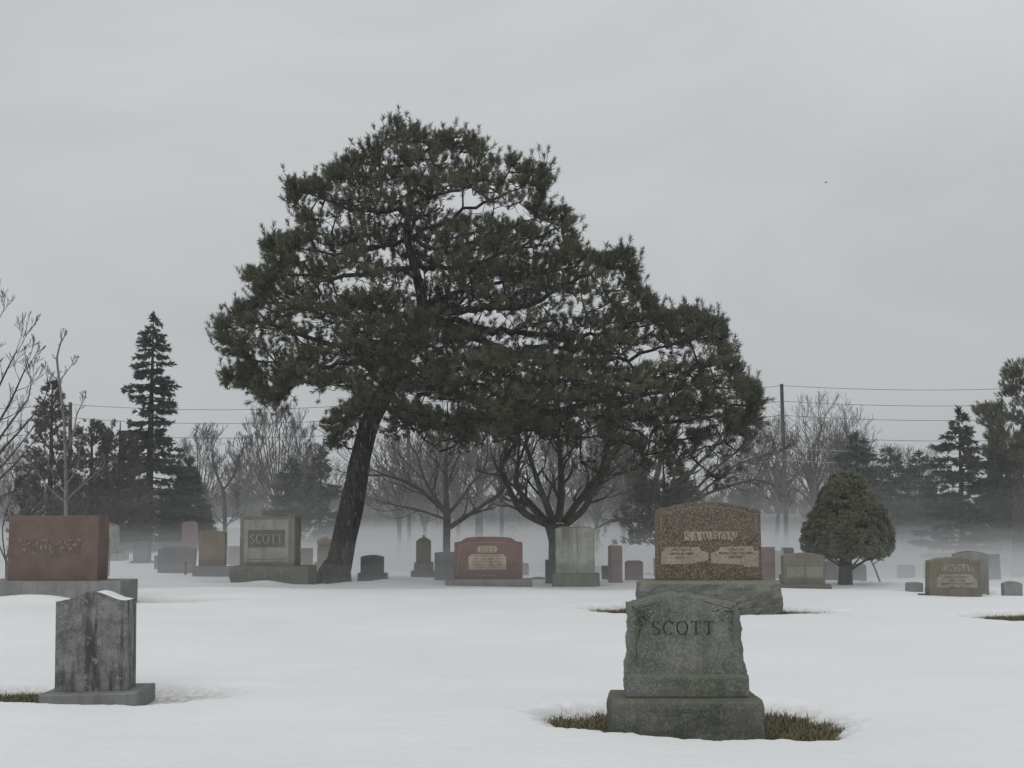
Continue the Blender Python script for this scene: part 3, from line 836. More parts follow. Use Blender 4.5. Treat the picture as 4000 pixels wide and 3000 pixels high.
st('blue-grey headstone edge showing behind the left side of the mottled brown stone', 40.0, (2556, 2600, 2181, 2272), 'bluegrey', depth=0.25)
st('flat-topped brown-pink headstone just right of the mottled brown stone', 33.5, (2966, 3029, 2137, 2264), 'brownred', depth=0.25)
st('pale headstone with a snow-covered slanting top behind the flat brown-pink one', 40.0, (3024, 3062, 2150, 2264), 'pale', depth=0.25)
st('dark round-shouldered headstone behind the wide olive stone', 43.0, (3060, 3104, 2139, 2270), 'dark', kind='round', rise=6, depth=0.3)
st('small grey stump-like marker at the left foot of the wide olive stone', 31.5, (3049, 3069, 2245, 2286), 'greenish', kind='round', rise=4, depth=0.2)
W_ = st('wide olive headstone with a brown arched top and twin panels, on a rounded base', 30.2, (3062, 3224, 2160, 2283), 'olive', base=(3052, 3249, 2301), bmat='olive', kind='arc', rise=11, depth=0.28, bdepth=0.55, rough=0.006)
W_.panel('inscription_panel', [(3074, 2256), (3074, 2213), (3141, 2213), (3141, 2256)], lp, 0.003)
W_.panel('inscription_panel', [(3149, 2256), (3149, 2213), (3214, 2213), (3214, 2256)], lp, 0.003)
st('blue-grey headstone with a chipped snowy corner left of the clipped cedar trunk', 34.5, (3231, 3285, 2187, 2284), 'bluegrey', kind='arc', rise=6, depth=0.25)
st('grey headstone with a rounded right shoulder right of the clipped cedar trunk', 37.0, (3315, 3386, 2202, 2284), 'grey', base=(3308, 3398, 2287), bmat='grey', kind='round', rise=8, depth=0.25, bdepth=0.4)
st('faint grey headstone in thick mist right of the clipped cedar', 50.0, (3514, 3577, 2207, 2288), 'bluegrey', kind='round', rise=3, depth=0.25)
st('little grey marker with a curved top in front of the faint misty headstone', 29.6, (3546, 3607, 2274, 2310), 'bluegrey', kind='arc', rise=4, depth=0.2)
st('pale stone in thick mist showing left of the arched olive grey stone', 48.0, (3617, 3660, 2197, 2280), 'pale', base=(3610, 3668, 2288), bmat='grey', depth=0.25, bdepth=0.4)
st('tall pale grey headstone with a curved mossy top behind the olive grey stone', 28.9, (3735, 3865, 2153, 2328), 'scott2', kind='arc', rise=12, depth=0.22)
st('slim grey headstone leaning inward, right of the tall curved one', 41.0, (3860, 3913, 2165, 2296), 'bluegrey', base=(3856, 3923, 2308), bmat='grey', taper=0.86, depth=0.25, bdepth=0.45)
st('little domed grey marker standing by itself, farthest right at the crest', 28.2, (3924, 3996, 2271, 2323), 'grey', kind='arc', rise=9, depth=0.2)
st('faint pale headstone far right, almost lost in the mist', 54.0, (3957, 4020, 2214, 2290), 'pale', depth=0.25)

# tall greenish tablet with rounded head and white finial
Q = st('tall algae-green tablet with a rounded head and white finial on two stepped blocks', 37.5, (1625, 1681, 2100, 2197), 'greenish', base=(1617, 1690, 2229), bmat='greenish', kind='arc', rise=14, depth=0.3, bdepth=0.42, sink=0.12)
bm = bmesh.new(); add_box(bm, -0.33, 0.33, -0.12, 0.56, 0.0, 0.30); bm_obj('plinth', bm, M['greenish'], Q.root)
bm = bmesh.new(); bmesh.ops.create_uvsphere(bm, u_segments=10, v_segments=8, radius=0.045)
for w_ in bm.verts: w_.co += Vector((Q.dx, Q.yd + 0.15, Q.zdie + Q.h + 0.035))
bm_obj('finial', bm, M['pale'], Q.root, True)

# urn topped monument behind the pine trunk
Yv = 44.0
xv = P(1268, 2200, Yv).x; zg = g1(xv, Yv)
root = empty('urn_monument', (xv, Yv, zg - 0.1), 0, 'brown monument topped by a stone urn, standing behind the leaning pine trunk', 'monument', HS)
def lathe(bm, prof, n=20, sq=False, cx=0, cy=0):
    rings = []
    for r, z in prof:
        rings.append([bm.verts.new((cx + r * math.cos(6.28319 * i / n), cy + r * math.sin(6.28319 * i / n), z)) for i in range(n)])
    for k in range(len(rings) - 1):
        for i in range(n):
            bm.faces.new((rings[k][i], rings[k][(i + 1) % n], rings[k + 1][(i + 1) % n], rings[k + 1][i]))
    bm.faces.new(rings[-1]); bm.faces.new(list(reversed(rings[0])))
hz = lambda py: P(1268, py, Yv).z - zg + 0.1
bm = bmesh.new(); add_box(bm, -0.29, 0.29, -0.29, 0.29, 0, hz(2196)); bm_obj('base', bm, M['tanbrown'], root)
bm = bmesh.new(); vs = add_box(bm, -0.21, 0.21, -0.21, 0.21, hz(2196), hz(2134)); bm_obj('shaft', bm, M['tanbrown'], root)
bm = bmesh.new(); lathe(bm, [(0.20, hz(2134)), (0.25, hz(2127)), (0.26, hz(2117)), (0.22, hz(2108)), (0.12, hz(2103)), (0.06, hz(2099)), (0.03, hz(2096))]); bm_obj('urn', bm, M['tanbrown'], root, True)

# bell shaped pillar behind the red stone
Yv = 48.0
xv = P(420, 2180, Yv).x; zg = g1(xv, Yv)
root = empty('pillar_monument', (xv, Yv, zg - 0.1), 0, 'greenish rounded pillar flaring to a square base, behind the big red headstone', 'monument', HS)
hz = lambda py: P(420, py, Yv).z - zg + 0.1
bm = bmesh.new(); add_box(bm, -0.62, 0.62, -0.45, 0.45, 0, hz(2160)); bm_obj('base', bm, M['stained'], root)
bm = bmesh.new(); lathe(bm, [(0.50, hz(2160)), (0.49, hz(2152)), (0.40, hz(2133)), (0.39, hz(2130)), (0.385, hz(2070)), (0.36, hz(2055)), (0.28, hz(2047)), (0.12, hz(2043)), (0.02, hz(2042))], 28); bm_obj('shaft', bm, M['stained'], root, True)

# thin stakes and other small things in the snow
def stake(label, px, top, bot, Y, w, mat, name='stake', cat='stake'):
    a = P(px, top, Y); zb = g1(a.x, Y) - 0.2
    o = empty(name, (a.x, Y, zb), 0.2, label, cat)
    bm = bmesh.new()
    h = a.z - zb
    vs = add_box(bm, -w / 2, w / 2, -w / 2, w / 2, 0, h)
    bmesh.ops.bevel(bm, geom=bm.edges[:], offset=w * 0.15, segments=1, affect='EDGES')
    bm_obj('post', bm, M[mat], o)
    bm = bmesh.new(); add_box(bm, -w * 0.62, w * 0.62, -w * 0.62, w * 0.62, h - 0.002, h + w * 0.3); bm_obj('cap', bm, M[mat], o)
stake('orange-brown wooden stake standing in front of the wide grey headstone', 726, 2197, 2247, 36.5, 0.06, 'stake')
stake('short green-brown post at the right edge of the big red headstone', 429, 2105, 2230, 36.0, 0.035, 'greenish')
a = P(2340, 2210, 58); zb = g1(a.x, 58)
o = empty('storage_bin', (a.x, 58, zb - 0.05), 0.1, 'dull blue box between the streaked pale stone and the low dark stone', 'bin')
bm = bmesh.new(); vs = add_box(bm, -0.32, 0.32, -0.3, 0.3, 0, P(2340, 2216, 58).z - zb + 0.05)
bmesh.ops.bevel(bm, geom=bm.edges[:], offset=0.04, segments=2, affect='EDGES'); bm_obj('body', bm, M['bin'], o)
bm = bmesh.new(); add_box(bm, -0.35, 0.35, -0.33, 0.33, P(2340, 2216, 58).z - zb + 0.05, P(2340, 2210, 58).z - zb + 0.05); bm_obj('lid', bm, M['bin'], o)

# other melted hollows
WELLS.append((P(4070, 2420, 22.4).x, 22.4, 1.05, 1.1, 0.25, 0.42))
# ------------------------------------------------------------------ the leaning pine
def px_path(pts, Y, radpx=None):
    """pts: (px, py[, depth offset]) -> world points (and radii)"""
    out = []
    for p in pts:
        dy = p[2] if len(p) > 2 else 0.0
        out.append(P(p[0], p[1], Y + dy))
    return out

def smooth(pts, sub=4):
    pts = [Vector(p) for p in pts]
    out = []
    n = len(pts)
    for i in range(n - 1):
        p0 = pts[max(0, i - 1)]; p1 = pts[i]; p2 = pts[i + 1]; p3 = pts[min(n - 1, i + 2)]
        for k in range(sub):
            t = k / sub
            out.append(0.5 * ((2 * p1) + (p2 - p0) * t + (2 * p0 - 5 * p1 + 4 * p2 - p3) * t * t + (3 * p1 - p0 - 3 * p2 + p3) * t ** 3))
    out.append(pts[-1])
    return out

def lerp_r(rs, sub=4):
    out = []
    for i in range(len(rs) - 1):
        for k in range(sub):
            out.append(rs[i] + (rs[i + 1] - rs[i]) * k / sub)
    out.append(rs[-1])
    return out

def tree_root(name, base, label, cat='tree', group=None):
    return empty(name, base, 0, label, cat, group)

def local(v, base):
    return (np.asarray(v, np.float32) - np.array(base, np.float32))

YP = 34.0
TR = [(1300, 2290, 74), (1306, 2255, 70), (1318, 2220, 58), (1330, 2190, 51), (1350, 2090, 48), (1372, 1982, 46), (1392, 1880, 42), (1408, 1789, 39), (1447, 1645, 37), (1490, 1560, 37), (1546, 1448, 34), (1610, 1320, 28),
      (1650, 1200, 22), (1614, 1024, 17), (1588, 915, 14), (1602, 780, 10), (1580, 617, 6), (1570, 480, 2)]
LIMBS = [  # start radius px, points (px, py, depth)
 (13, [(1560, 1400), (1446, 1334, -.3), (1372, 1354, -.5), (1272, 1339, -.6), (1148, 1299, -.8), (1000, 1262, -1.0), (880, 1258, -1.0)]),
 (12, [(1540, 1450), (1400, 1420, .6), (1250, 1440, .9), (1120, 1500, 1.0), (1040, 1560, 1.0)]),
 (10, [(1480, 1570), (1400, 1610, .5), (1330, 1680, .8), (1265, 1730, .9)]),
 (11, [(1640, 1250), (1500, 1215, .8), (1300, 1200, 1.4), (1100, 1210, 1.8), (960, 1200, 2.0)]),
 (10, [(1615, 1050), (1480, 1060, -.8), (1300, 1085, -1.4), (1130, 1075, -1.6), (990, 1070, -1.6)]),
 (9, [(1590, 940), (1450, 965, .5), (1250, 985, 1.0), (1070, 945, 1.2)]),
 (8, [(1600, 810), (1480, 825, -.5), (1330, 800, -.8), (1190, 750, -1.0), (1130, 700, -1.0)]),
 (6, [(1582, 650), (1480, 645, .3), (1370, 600, .5)]),
 (15, [(1655, 1215), (1795, 1215, -.5), (1909, 1200, -.9), (2004, 1204, -1.2), (2150, 1150, -1.6), (2300, 1060, -1.8), (2420, 990, -1.8)]),
 (14, [(1640, 1250), (1750, 1245, .6), (1890, 1286, 1.0), (2029, 1305, 1.2), (2206, 1318, 1.4), (2333, 1305, 1.5), (2459, 1280, 1.5), (2680, 1235, 1.5)]),
 (17, [(1640, 1262), (1763, 1272), (1890, 1337), (2016, 1381), (2206, 1400), (2333, 1406), (2459, 1400), (2573, 1362), (2830, 1300)]),
 (17, [(1530, 1480), (1700, 1510, -.6), (1850, 1560, -1.0), (1985, 1596, -1.2), (2175, 1602, -1.3), (2333, 1628, -1.3), (2491, 1647, -1.2), (2720, 1640, -1.0), (2920, 1590, -1.0)]),
 (9, [(2175, 1602, -1.3), (2450, 1560, -2.0), (2700, 1500, -2.4), (2900, 1440, -2.5)]),
 (6, [(2333, 1628, -1.3), (2460, 1680, -1.0), (2560, 1730, -.8), (2650, 1760, -.8)]),
 (9, [(1590, 930), (1695, 883, .4), (1850, 810, .8), (1993, 753, 1.0), (2120, 660, 1.0)]),
 (8, [(1602, 800), (1700, 765, -.4), (1800, 730, -.7), (1960, 700, -1.0)]),
 (10, [(1616, 1040), (1750, 1050, .8), (1950, 1000, 1.5), (2120, 930, 1.8), (2230, 860, 1.9)]),
 (9, [(1590, 930), (1750, 965, -.8), (1950, 905, -1.4), (2130, 840, -1.6)]),
 (10, [(1655, 1190), (1850, 1125, .9), (2100, 1075, 1.7), (2320, 1020, 2.0)]),
 (7, [(1580, 640), (1700, 570, -.3), (1800, 535, -.5), (1880, 560, -.5)]),
 (12, [(1600, 1340), (1640, 1330, -1.2), (1680, 1350, -2.4), (1720, 1370, -3.4)]),
 (12, [(1530, 1470), (1700, 1500, -1.6), (1900, 1500, -2.8), (2080, 1500, -3.4)]),
 (12, [(1890, 1337), (2000, 1420, -1.4), (2150, 1470, -2.6), (2350, 1500, -3.2)]),
 (12, [(1560, 1420), (1620, 1440, 1.5), (1700, 1460, 3.0), (1800, 1470, 4.0)]),
 (10, [(1640, 1230), (1700, 1190, 1.6), (1800, 1150, 3.2), (1900, 1100, 4.2)]),
 (10, [(1620, 1080), (1600, 1060, -1.4), (1560, 1050, -2.6), (1520, 1050, -3.3)]),
 (9, [(1595, 900), (1620, 860, -1.2), (1680, 830, -2.3), (1740, 800, -2.8)]),
 (9, [(1600, 830), (1560, 800, 1.2), (1500, 760, 2.4), (1450, 740, 3.0)]),
 (10, [(1600, 1340), (1500, 1290, 1.6), (1380, 1260, 3.0), (1260, 1250, 3.8)]),
 (10, [(2016, 1381), (2150, 1350, 1.6), (2300, 1370, 2.8), (2450, 1400, 3.4)]),
 (9, [(1985, 1596, -1.2), (2050, 1640, -.4), (2150, 1700, .4), (2250, 1740, 1.0)]),
 (8, [(1480, 1565), (1580, 1650, .8), (1640, 1700, 1.4), (1720, 1760, 1.8)]),
]
CROWN = [(590,890),(540,852),(482,828),(480,797),(526,790),(470,752),(458,722),(470,690),(500,668),(533,652),(548,622),(522,600),(535,582),(576,578),(562,535),(578,500),(618,512),(640,478),(620,430),(612,375),
 (660,390),(700,378),(742,342),(772,318),(812,298),(822,264),(868,258),(898,278),(938,292),(975,280),(1022,292),(1050,312),(1060,338),(1108,338),(1130,352),(1172,332),(1194,358),(1190,410),(1178,438),(1220,452),
 (1253,490),(1250,535),(1300,552),(1355,530),(1380,562),(1378,610),(1408,632),(1420,662),(1480,664),(1552,682),(1570,722),(1604,780),(1602,806),(1640,832),(1646,880),(1642,925),(1590,938),(1520,958),(1450,972),(1400,985),(1340,985),(1290,975),
 (1260,965),(1180,945),(1100,930),(1040,945),(960,930),(880,915),(800,900),(770,950),(720,985),(690,940),(700,905),(745,880),(770,868),(730,840),(690,856),(660,830),(632,850),(620,880)]
CROWN = np.array(CROWN, float) * (4000 / 2212.0)

def in_poly(x, y, poly):
    n = len(poly); c = np.zeros_like(x, bool)
    j = n - 1
    for i in range(n):
        xi, yi = poly[i]; xj, yj = poly[j]
        k = ((yi > y) != (yj > y)) & (x < (xj - xi) * (y - yi) / (yj - yi + 1e-12) + xi)
        c ^= k; j = i
    return c

def poly_dist(x, y, poly):
    d = np.full_like(x, 1e9)
    n = len(poly)
    for i in range(n):
        a = poly[i]; b2 = poly[(i + 1) % n]
        ab = b2 - a; L = (ab ** 2).sum() + 1e-9
        t = np.clip(((x - a[0]) * ab[0] + (y - a[1]) * ab[1]) / L, 0, 1)
        d = np.minimum(d, np.hypot(x - a[0] - t * ab[0], y - a[1] - t * ab[1]))
    return d

def grow_to(tubes, nodes, targets, axis_fn, rng, r0=0.045, r1=0.012, sag=0.12, sides=4, climb=0.6):
    """connect every target point to the nearest wood with a curved branch; nodes is a list of (point)"""
    nd = [np.array(p, float) for p in nodes]
    arr = np.array(nd)
    order = np.argsort([np.min(np.linalg.norm(arr - t, axis=1)) for t in targets])
    for i in order:
        t = targets[i]
        dv = t - arr
        d = np.linalg.norm(dv, axis=1)
        cost = d * (1 + climb * np.maximum(0, -dv[:, 2]) / (d + 1e-6))
        k = int(np.argmin(cost))
        a = arr[k]; L = d[k]
        if L < 0.05: continue
        mid = (a + t) / 2 + np.array([rng.normal() * 0.07 * L, rng.normal() * 0.07 * L, -sag * L])
        pts = []
        for s in np.linspace(0, 1, 5):
            pts.append((1 - s) ** 2 * a + 2 * s * (1 - s) * mid + s * s * t)
        rad = r0 * min(1.0, 0.35 + L / 2.5)
        tubes.add([Vector(p) for p in pts], [rad + (r1 - rad) * s for s in np.linspace(0, 1, 5)], sides)
        arr = np.vstack([arr, np.array(pts[1:])])
    return arr

rng = np.random.default_rng(11)
tb = Tubes()
tp = [P(a, b_, YP) for a, b_, r in TR]
trr = [r / F * YP for a, b_, r in TR]
tb.add(smooth(tp, 5), lerp_r(trr, 5), 30, wob=0.10, seed=2)
nodes = [p for p in smooth(tp, 5)[30:]]
# root flare at the left foot
tb.add(smooth([P(1330, 2170, YP - .1), P(1295, 2215, YP - .2), P(1255, 2248, YP - .3), P(1215, 2275, YP - .35)], 4), lerp_r([0.22, 0.20, 0.15, 0.07], 4), 12, wob=0.08)
for rp, pts in LIMBS:
    w = smooth(px_path(pts, YP), 4)
    for i in range(1, len(w)):
        w[i] = w[i] + Vector((rng.normal() * .035, rng.normal() * .05, rng.normal() * .04))
    rad = [max(0.016, rp * 1.12 / F * YP * (1 - 0.86 * (i / (len(w) - 1)) ** 1.25)) for i in range(len(w))]
    tb.add(w, rad, 8, wob=0.06)
    nodes += w[1:]
# clumps of foliage inside the crown volume
cx = rng.uniform(820, 2990, 20000); cy = rng.uniform(460, 1970, 20000)
ok = in_poly(cx, cy, CROWN)
dist = poly_dist(cx, cy, CROWN)
ok &= dist > 20 + 34 * np.abs(np.sin(cx * 0.021 + cy * 0.013)) * rng.random(len(cx))
cx, cy, dist = cx[ok], cy[ok], dist[ok]
def span(y):
    xs = []
    n = len(CROWN)
    for i in range(n):
        a = CROWN[i]; b2 = CROWN[(i + 1) % n]
        if (a[1] > y) != (b2[1] > y):
            xs.append(a[0] + (y - a[1]) / (b2[1] - a[1]) * (b2[0] - a[0]))
    return min(xs), max(xs)
def limb_y(x):
    out = []
    for _, pts in LIMBS:
        for a, b2 in zip(pts[:-1], pts[1:]):
            lo, hi = sorted((a[0], b2[0]))
            if lo <= x <= hi and hi > lo: out.append(a[1] + (b2[1] - a[1]) * (x - a[0]) / (b2[0] - a[0]))
        e = pts[-1]
        if abs(x - e[0]) < 90: out.append(e[1])
    return out
cl = []; keep = []
for x, y, d in zip(cx, cy, dist):
    l, r = span(y)
    u = (x - (l + r) / 2) / ((r - l) / 2)
    W = (r - l) / 2 / F * YP
    Dp = min(4.2, 0.62 * W) * math.sqrt(max(0.02, 1 - u * u))
    low = y > 1640
    if low: Dp *= 0.6
    k = rng.random()
    dy = Dp * (rng.uniform(0.72, 1.0) * (1 if rng.random() < 0.5 else -1) if k < 0.72 else rng.uniform(-0.7, 0.7))
    if low and 1380 < x < 1480: continue
    above = [ly - y for ly in limb_y(x)]
    near = any(-14 < q_ < 62 for q_ in above)
    if y > 1640 and x > 2250 and rng.random() < 0.80: continue
    if d > 55:
        if not near and rng.random() < 0.80: continue
        if rng.random() < (0.80 if y > 1660 else 0.55 if y > 1560 else 0.12 if y < 740 else 0.46 if x > 1950 else 0.36): continue
    if dy < 0.4 and 860 < y < 1230 and abs(x - np.interp(y, [860, 1024, 1230], [1596, 1614, 1660])) < 85: continue
    if dy < 0 and 1720 < x < 2480 and 1170 < y < 1425 and rng.random() < 0.82: continue
    if dy < 0.3 and d > 70 and any(-38 < q_ < 26 for q_ in above) and rng.random() < 0.60: continue     # keep the rim denser than the core
    # open gaps seen in the photograph
    gap = False
    for gx, gy, ga, gb in ((1790, 800, 120, 40), (1130, 1310, 0, 0), (1870, 1250, 150, 28), (1290, 1315, 80, 22), (2060, 1350, 150, 20), (1350, 1420, 60, 20), (1480, 1010, 60, 30), (1180, 1260, 70, 18), (1400, 1130, 160, 26), (1230, 890, 80, 22), (2520, 1385, 120, 18), (1960, 830, 110, 30)):
        if ga and ((x - gx) / (ga + 8)) ** 2 + ((y - gy) / (gb + 12)) ** 2 < 1: gap = True
    if gap: continue
    p = np.array(P(x, y, YP + dy)[:])
    mind = 0.42 if d < 60 else 0.56
    if cl and np.min(np.linalg.norm((np.array(cl) - p) * np.array([1, 0.8, 1.35]), axis=1)) < mind: continue
    cl.append(p); keep.append((d, dy))
    if len(cl) >= 900: break
# sparse drooping sprays under the right hand boughs
for k_ in range(95):
    x = rng.uniform(1500, 2930); y = rng.uniform(1610, 1700) + (rng.uniform(0, 190) if 2250 < x < 2880 else rng.uniform(0, 70))
    if abs(x - np.interp(y, [1600, 1800], [1460, 1410])) < 60: continue
    cl.append(np.array(P(x, y, YP + rng.uniform(-2.0, 1.6))[:])); keep.append((15, 0.0))
cl = np.array(cl)
wood = grow_to(tb, nodes, cl, None, rng, 0.05, 0.012, 0.10)
# bare inner twigs
bx = rng.uniform(900, 2850, 6000); by = rng.uniform(560, 1620, 6000)
okb = in_poly(bx, by, CROWN); okb &= poly_dist(bx, by, CROWN) > 70
tw = []
for x, y in zip(bx[okb][:520], by[okb][:520]):
    tw.append(np.array(P(x, y, YP + rng.uniform(-2.2, 2.2))[:]))
tw = np.array(tw)
grow_to(tb, list(wood[:: 2]), tw, None, rng, 0.022, 0.007, 0.10, 3, 0.2)
# shoots round every clump centre
tp_, td_, tl_ = [], [], []
axis = np.array([P(1620, 1300, YP)[:]])[0]
for ci, p in enumerate(cl):
    d, dy = keep[ci]
    n = int(rng.integers(14, 21)) if d != 15 else int(rng.integers(4, 9))
    out = p - np.array([axis[0] + 0.2 * (p[0] - axis[0]), axis[1], axis[2] - 1.5])
    out /= np.linalg.norm(out) + 1e-6
    rx = 0.30 if d == 15 else min(0.58, max(0.16, d / F * YP * 0.85)); rz = min(0.24, max(0.12, d / F * YP * 0.7))
    for k in range(n):
        o = rng.normal(size=3); o /= np.linalg.norm(o)
        o *= rng.random() ** 0.4
        q_ = p + o * np.array([rx, 0.5, rz])
        dr = out * 0.6 + np.array([0, 0, 0.62]) + o * 0.65 + rng.normal(size=3) * 0.25
        if o[2] < -0.5: dr[2] -= 0.35
        tp_.append(q_); td_.append(dr); tl_.append(rng.uniform(0.11, 0.20))
        if rng.random() < 0.6:
            m_ = (p + q_) / 2 + np.array([0, 0, -0.05])
            tb.add([Vector(p), Vector(m_), Vector(q_)], [0.010, 0.008, 0.006], 3)
# rim shoots that point out of the outline like candles
px_ = rng.uniform(820, 2990, 40000); py_ = rng.uniform(440, 1700, 40000)
inn = in_poly(px_, py_, CROWN); dd = poly_dist(px_, py_, CROWN)
sel = (inn & (dd < 26)) | (~inn & (dd < 16))
sel &= ~((py_ > 1600) & (px_ > 1500) & (rng.random(len(px_)) < .8))
px_, py_ = px_[sel], py_[sel]
rp_ = []
for x, y in zip(px_, py_):
    if all(abs(x - a_) > 26 or abs(y - b_) > 26 for a_, b_ in rp_): rp_.append((x, y))
px_ = np.array([a_ for a_, b_ in rp_]); py_ = np.array([b_ for a_, b_ in rp_])
for x, y in zip(px_, py_):
    p = np.array(P(x, y, YP + rng.uniform(-.9, .9))[:])
    k = int(np.argmin(np.linalg.norm(cl - p, axis=1)))
    if np.linalg.norm(cl[k] - p) > 0.9: continue
    out = p - cl[k]; out /= np.linalg.norm(out) + 1e-6
    tp_.append(p); td_.append(out * 0.55 + np.array([0, 0, 0.8 if y < 1550 else 0.2]) + rng.normal(size=3) * 0.15); tl_.append(rng.uniform(.13, .24))
    tb.add([Vector(cl[k]), Vector((cl[k] + p) / 2 + np.array([0, 0, -0.04])), Vector(p)], [0.011, 0.009, 0.007], 3)
tp_ = np.array(tp_); td_ = np.array(td_); tl_ = np.array(tl_)
base = P(1306, 2262, YP); base.z = g1(base.x, YP)
pine = tree_root('pine_tree', base, 'large leaning pine with a broad spreading dark crown, tallest tree in the cemetery', group='conifers in the cemetery')
v, f = needles(rng, tp_, td_, 46, tl_, 0.125, 0.0118, 26, 70)
link_mesh('crown', np_mesh('crown', local(v, base), f), M['pine'], pine)
tb.v = [(a[0] - base.x, a[1] - base.y, a[2] - base.z) for a in tb.v]
link_mesh('trunk', tb.mesh('trunk'), M['bark_pine'], pine, True)

# ------------------------------------------------------------------ other conifers
def finish_tree(name, label, base, tubes, nv, nf, bark, leaf, group):
    o = tree_root(name, base, label, group=group)
    if nv is not None:
        link_mesh('crown', np_mesh('crown', local(nv, base), nf), M[leaf], o)
    tubes.v = [(a[0] - base[0], a[1] - base[1], a[2] - base[2]) for a in tubes.v]
    link_mesh('trunk', tubes.mesh('trunk'), M[bark], o, True)
    return o

CG = 'conifers in the cemetery'
def spruce(label, px, top, Y, prof, basepy=None, seed=1, step=0.30, nb=6, droop=0.25, nl=0.26, w=0.05, leaf='spruce', dens=1.0, name='spruce_tree', tuftn=9, bark='bark_pine', jit=0.22):
    """prof: list of (py, half width px)"""
    rg = np.random.default_rng(seed)
    top_p = P(px, top, Y)
    base = Vector((top_p.x, Y, g1(top_p.x, Y)))
    t = Tubes()
    H = top_p.z - base.z
    t.add([base - Vector((0, 0, .2)), base + Vector((0, 0, H * .5)), top_p], [H * 0.016 + 0.04, H * 0.011 + .02, 0.015], 8)
    zs = [P(px, a, Y).z for a, b_ in prof]; ws = [b_ / F * Y for a, b_ in prof]
    order = np.argsort(zs); zs = np.array(zs)[order]; ws = np.array(ws)[order]
    pp, dr, ln = [], [], []
    z = top_p.z - 0.12
    while z > zs[0]:
        W = float(np.interp(z, zs, ws))
        n = max(4, int(nb * (0.7 + 0.5 * min(1, W / 1.2))))
        for k in range(n):
            az = rg.random() * 6.2832
            L = W * rg.uniform(1 - jit * 2, 1 + jit)
            zz = z + rg.normal() * step * 0.3
            d0 = Vector((math.cos(az), math.sin(az), 0))
            pts = []
            for s in (0, .35, .7, 1):
                pts.append(Vector((base.x, Y, zz)) + d0 * L * s + Vector((0, 0, -droop * L * (s - 0.45 * s ** 3) + 0.05 * s)))
            t.add(pts, [0.02 + 0.012 * L, 0.015 + .006 * L, .012, .006], 3)
            m = max(2, int(L / 0.13 * dens))
            for i in range(m):
                s = 0.22 + 0.78 * (i + rg.random()) / m
                a = pts[0].lerp(pts[1], s / .35) if s < .35 else (pts[1].lerp(pts[2], (s - .35) / .35) if s < .7 else pts[2].lerp(pts[3], (s - .7) / .3))
                sd = Vector((-d0.y, d0.x, 0)) * rg.normal() * 0.22 * L * (1 - 0.55 * s)
                pp.append((a + sd + Vector((0, 0, -0.04)))[:])
                dv = d0 + sd * 1.6 / max(L, .2) + Vector((0, 0, rg.normal() * .25 - 0.25))
                dr.append(dv[:]); ln.append(0.16)
        z -= step * rg.uniform(0.75, 1.25) * (0.6 + 0.4 * min(1, W))
    for i in range(6):
        pp.append((top_p - Vector((0, 0, .05 * i)))[:]); dr.append((rg.normal() * .3, rg.normal() * .3, 1)); ln.append(.16)
    v, f = needles(rg, np.array(pp), np.array(dr), tuftn, np.array(ln), nl, w, 15, 60)
    return finish_tree(name, label, base, t, v, f, bark, leaf, CG)

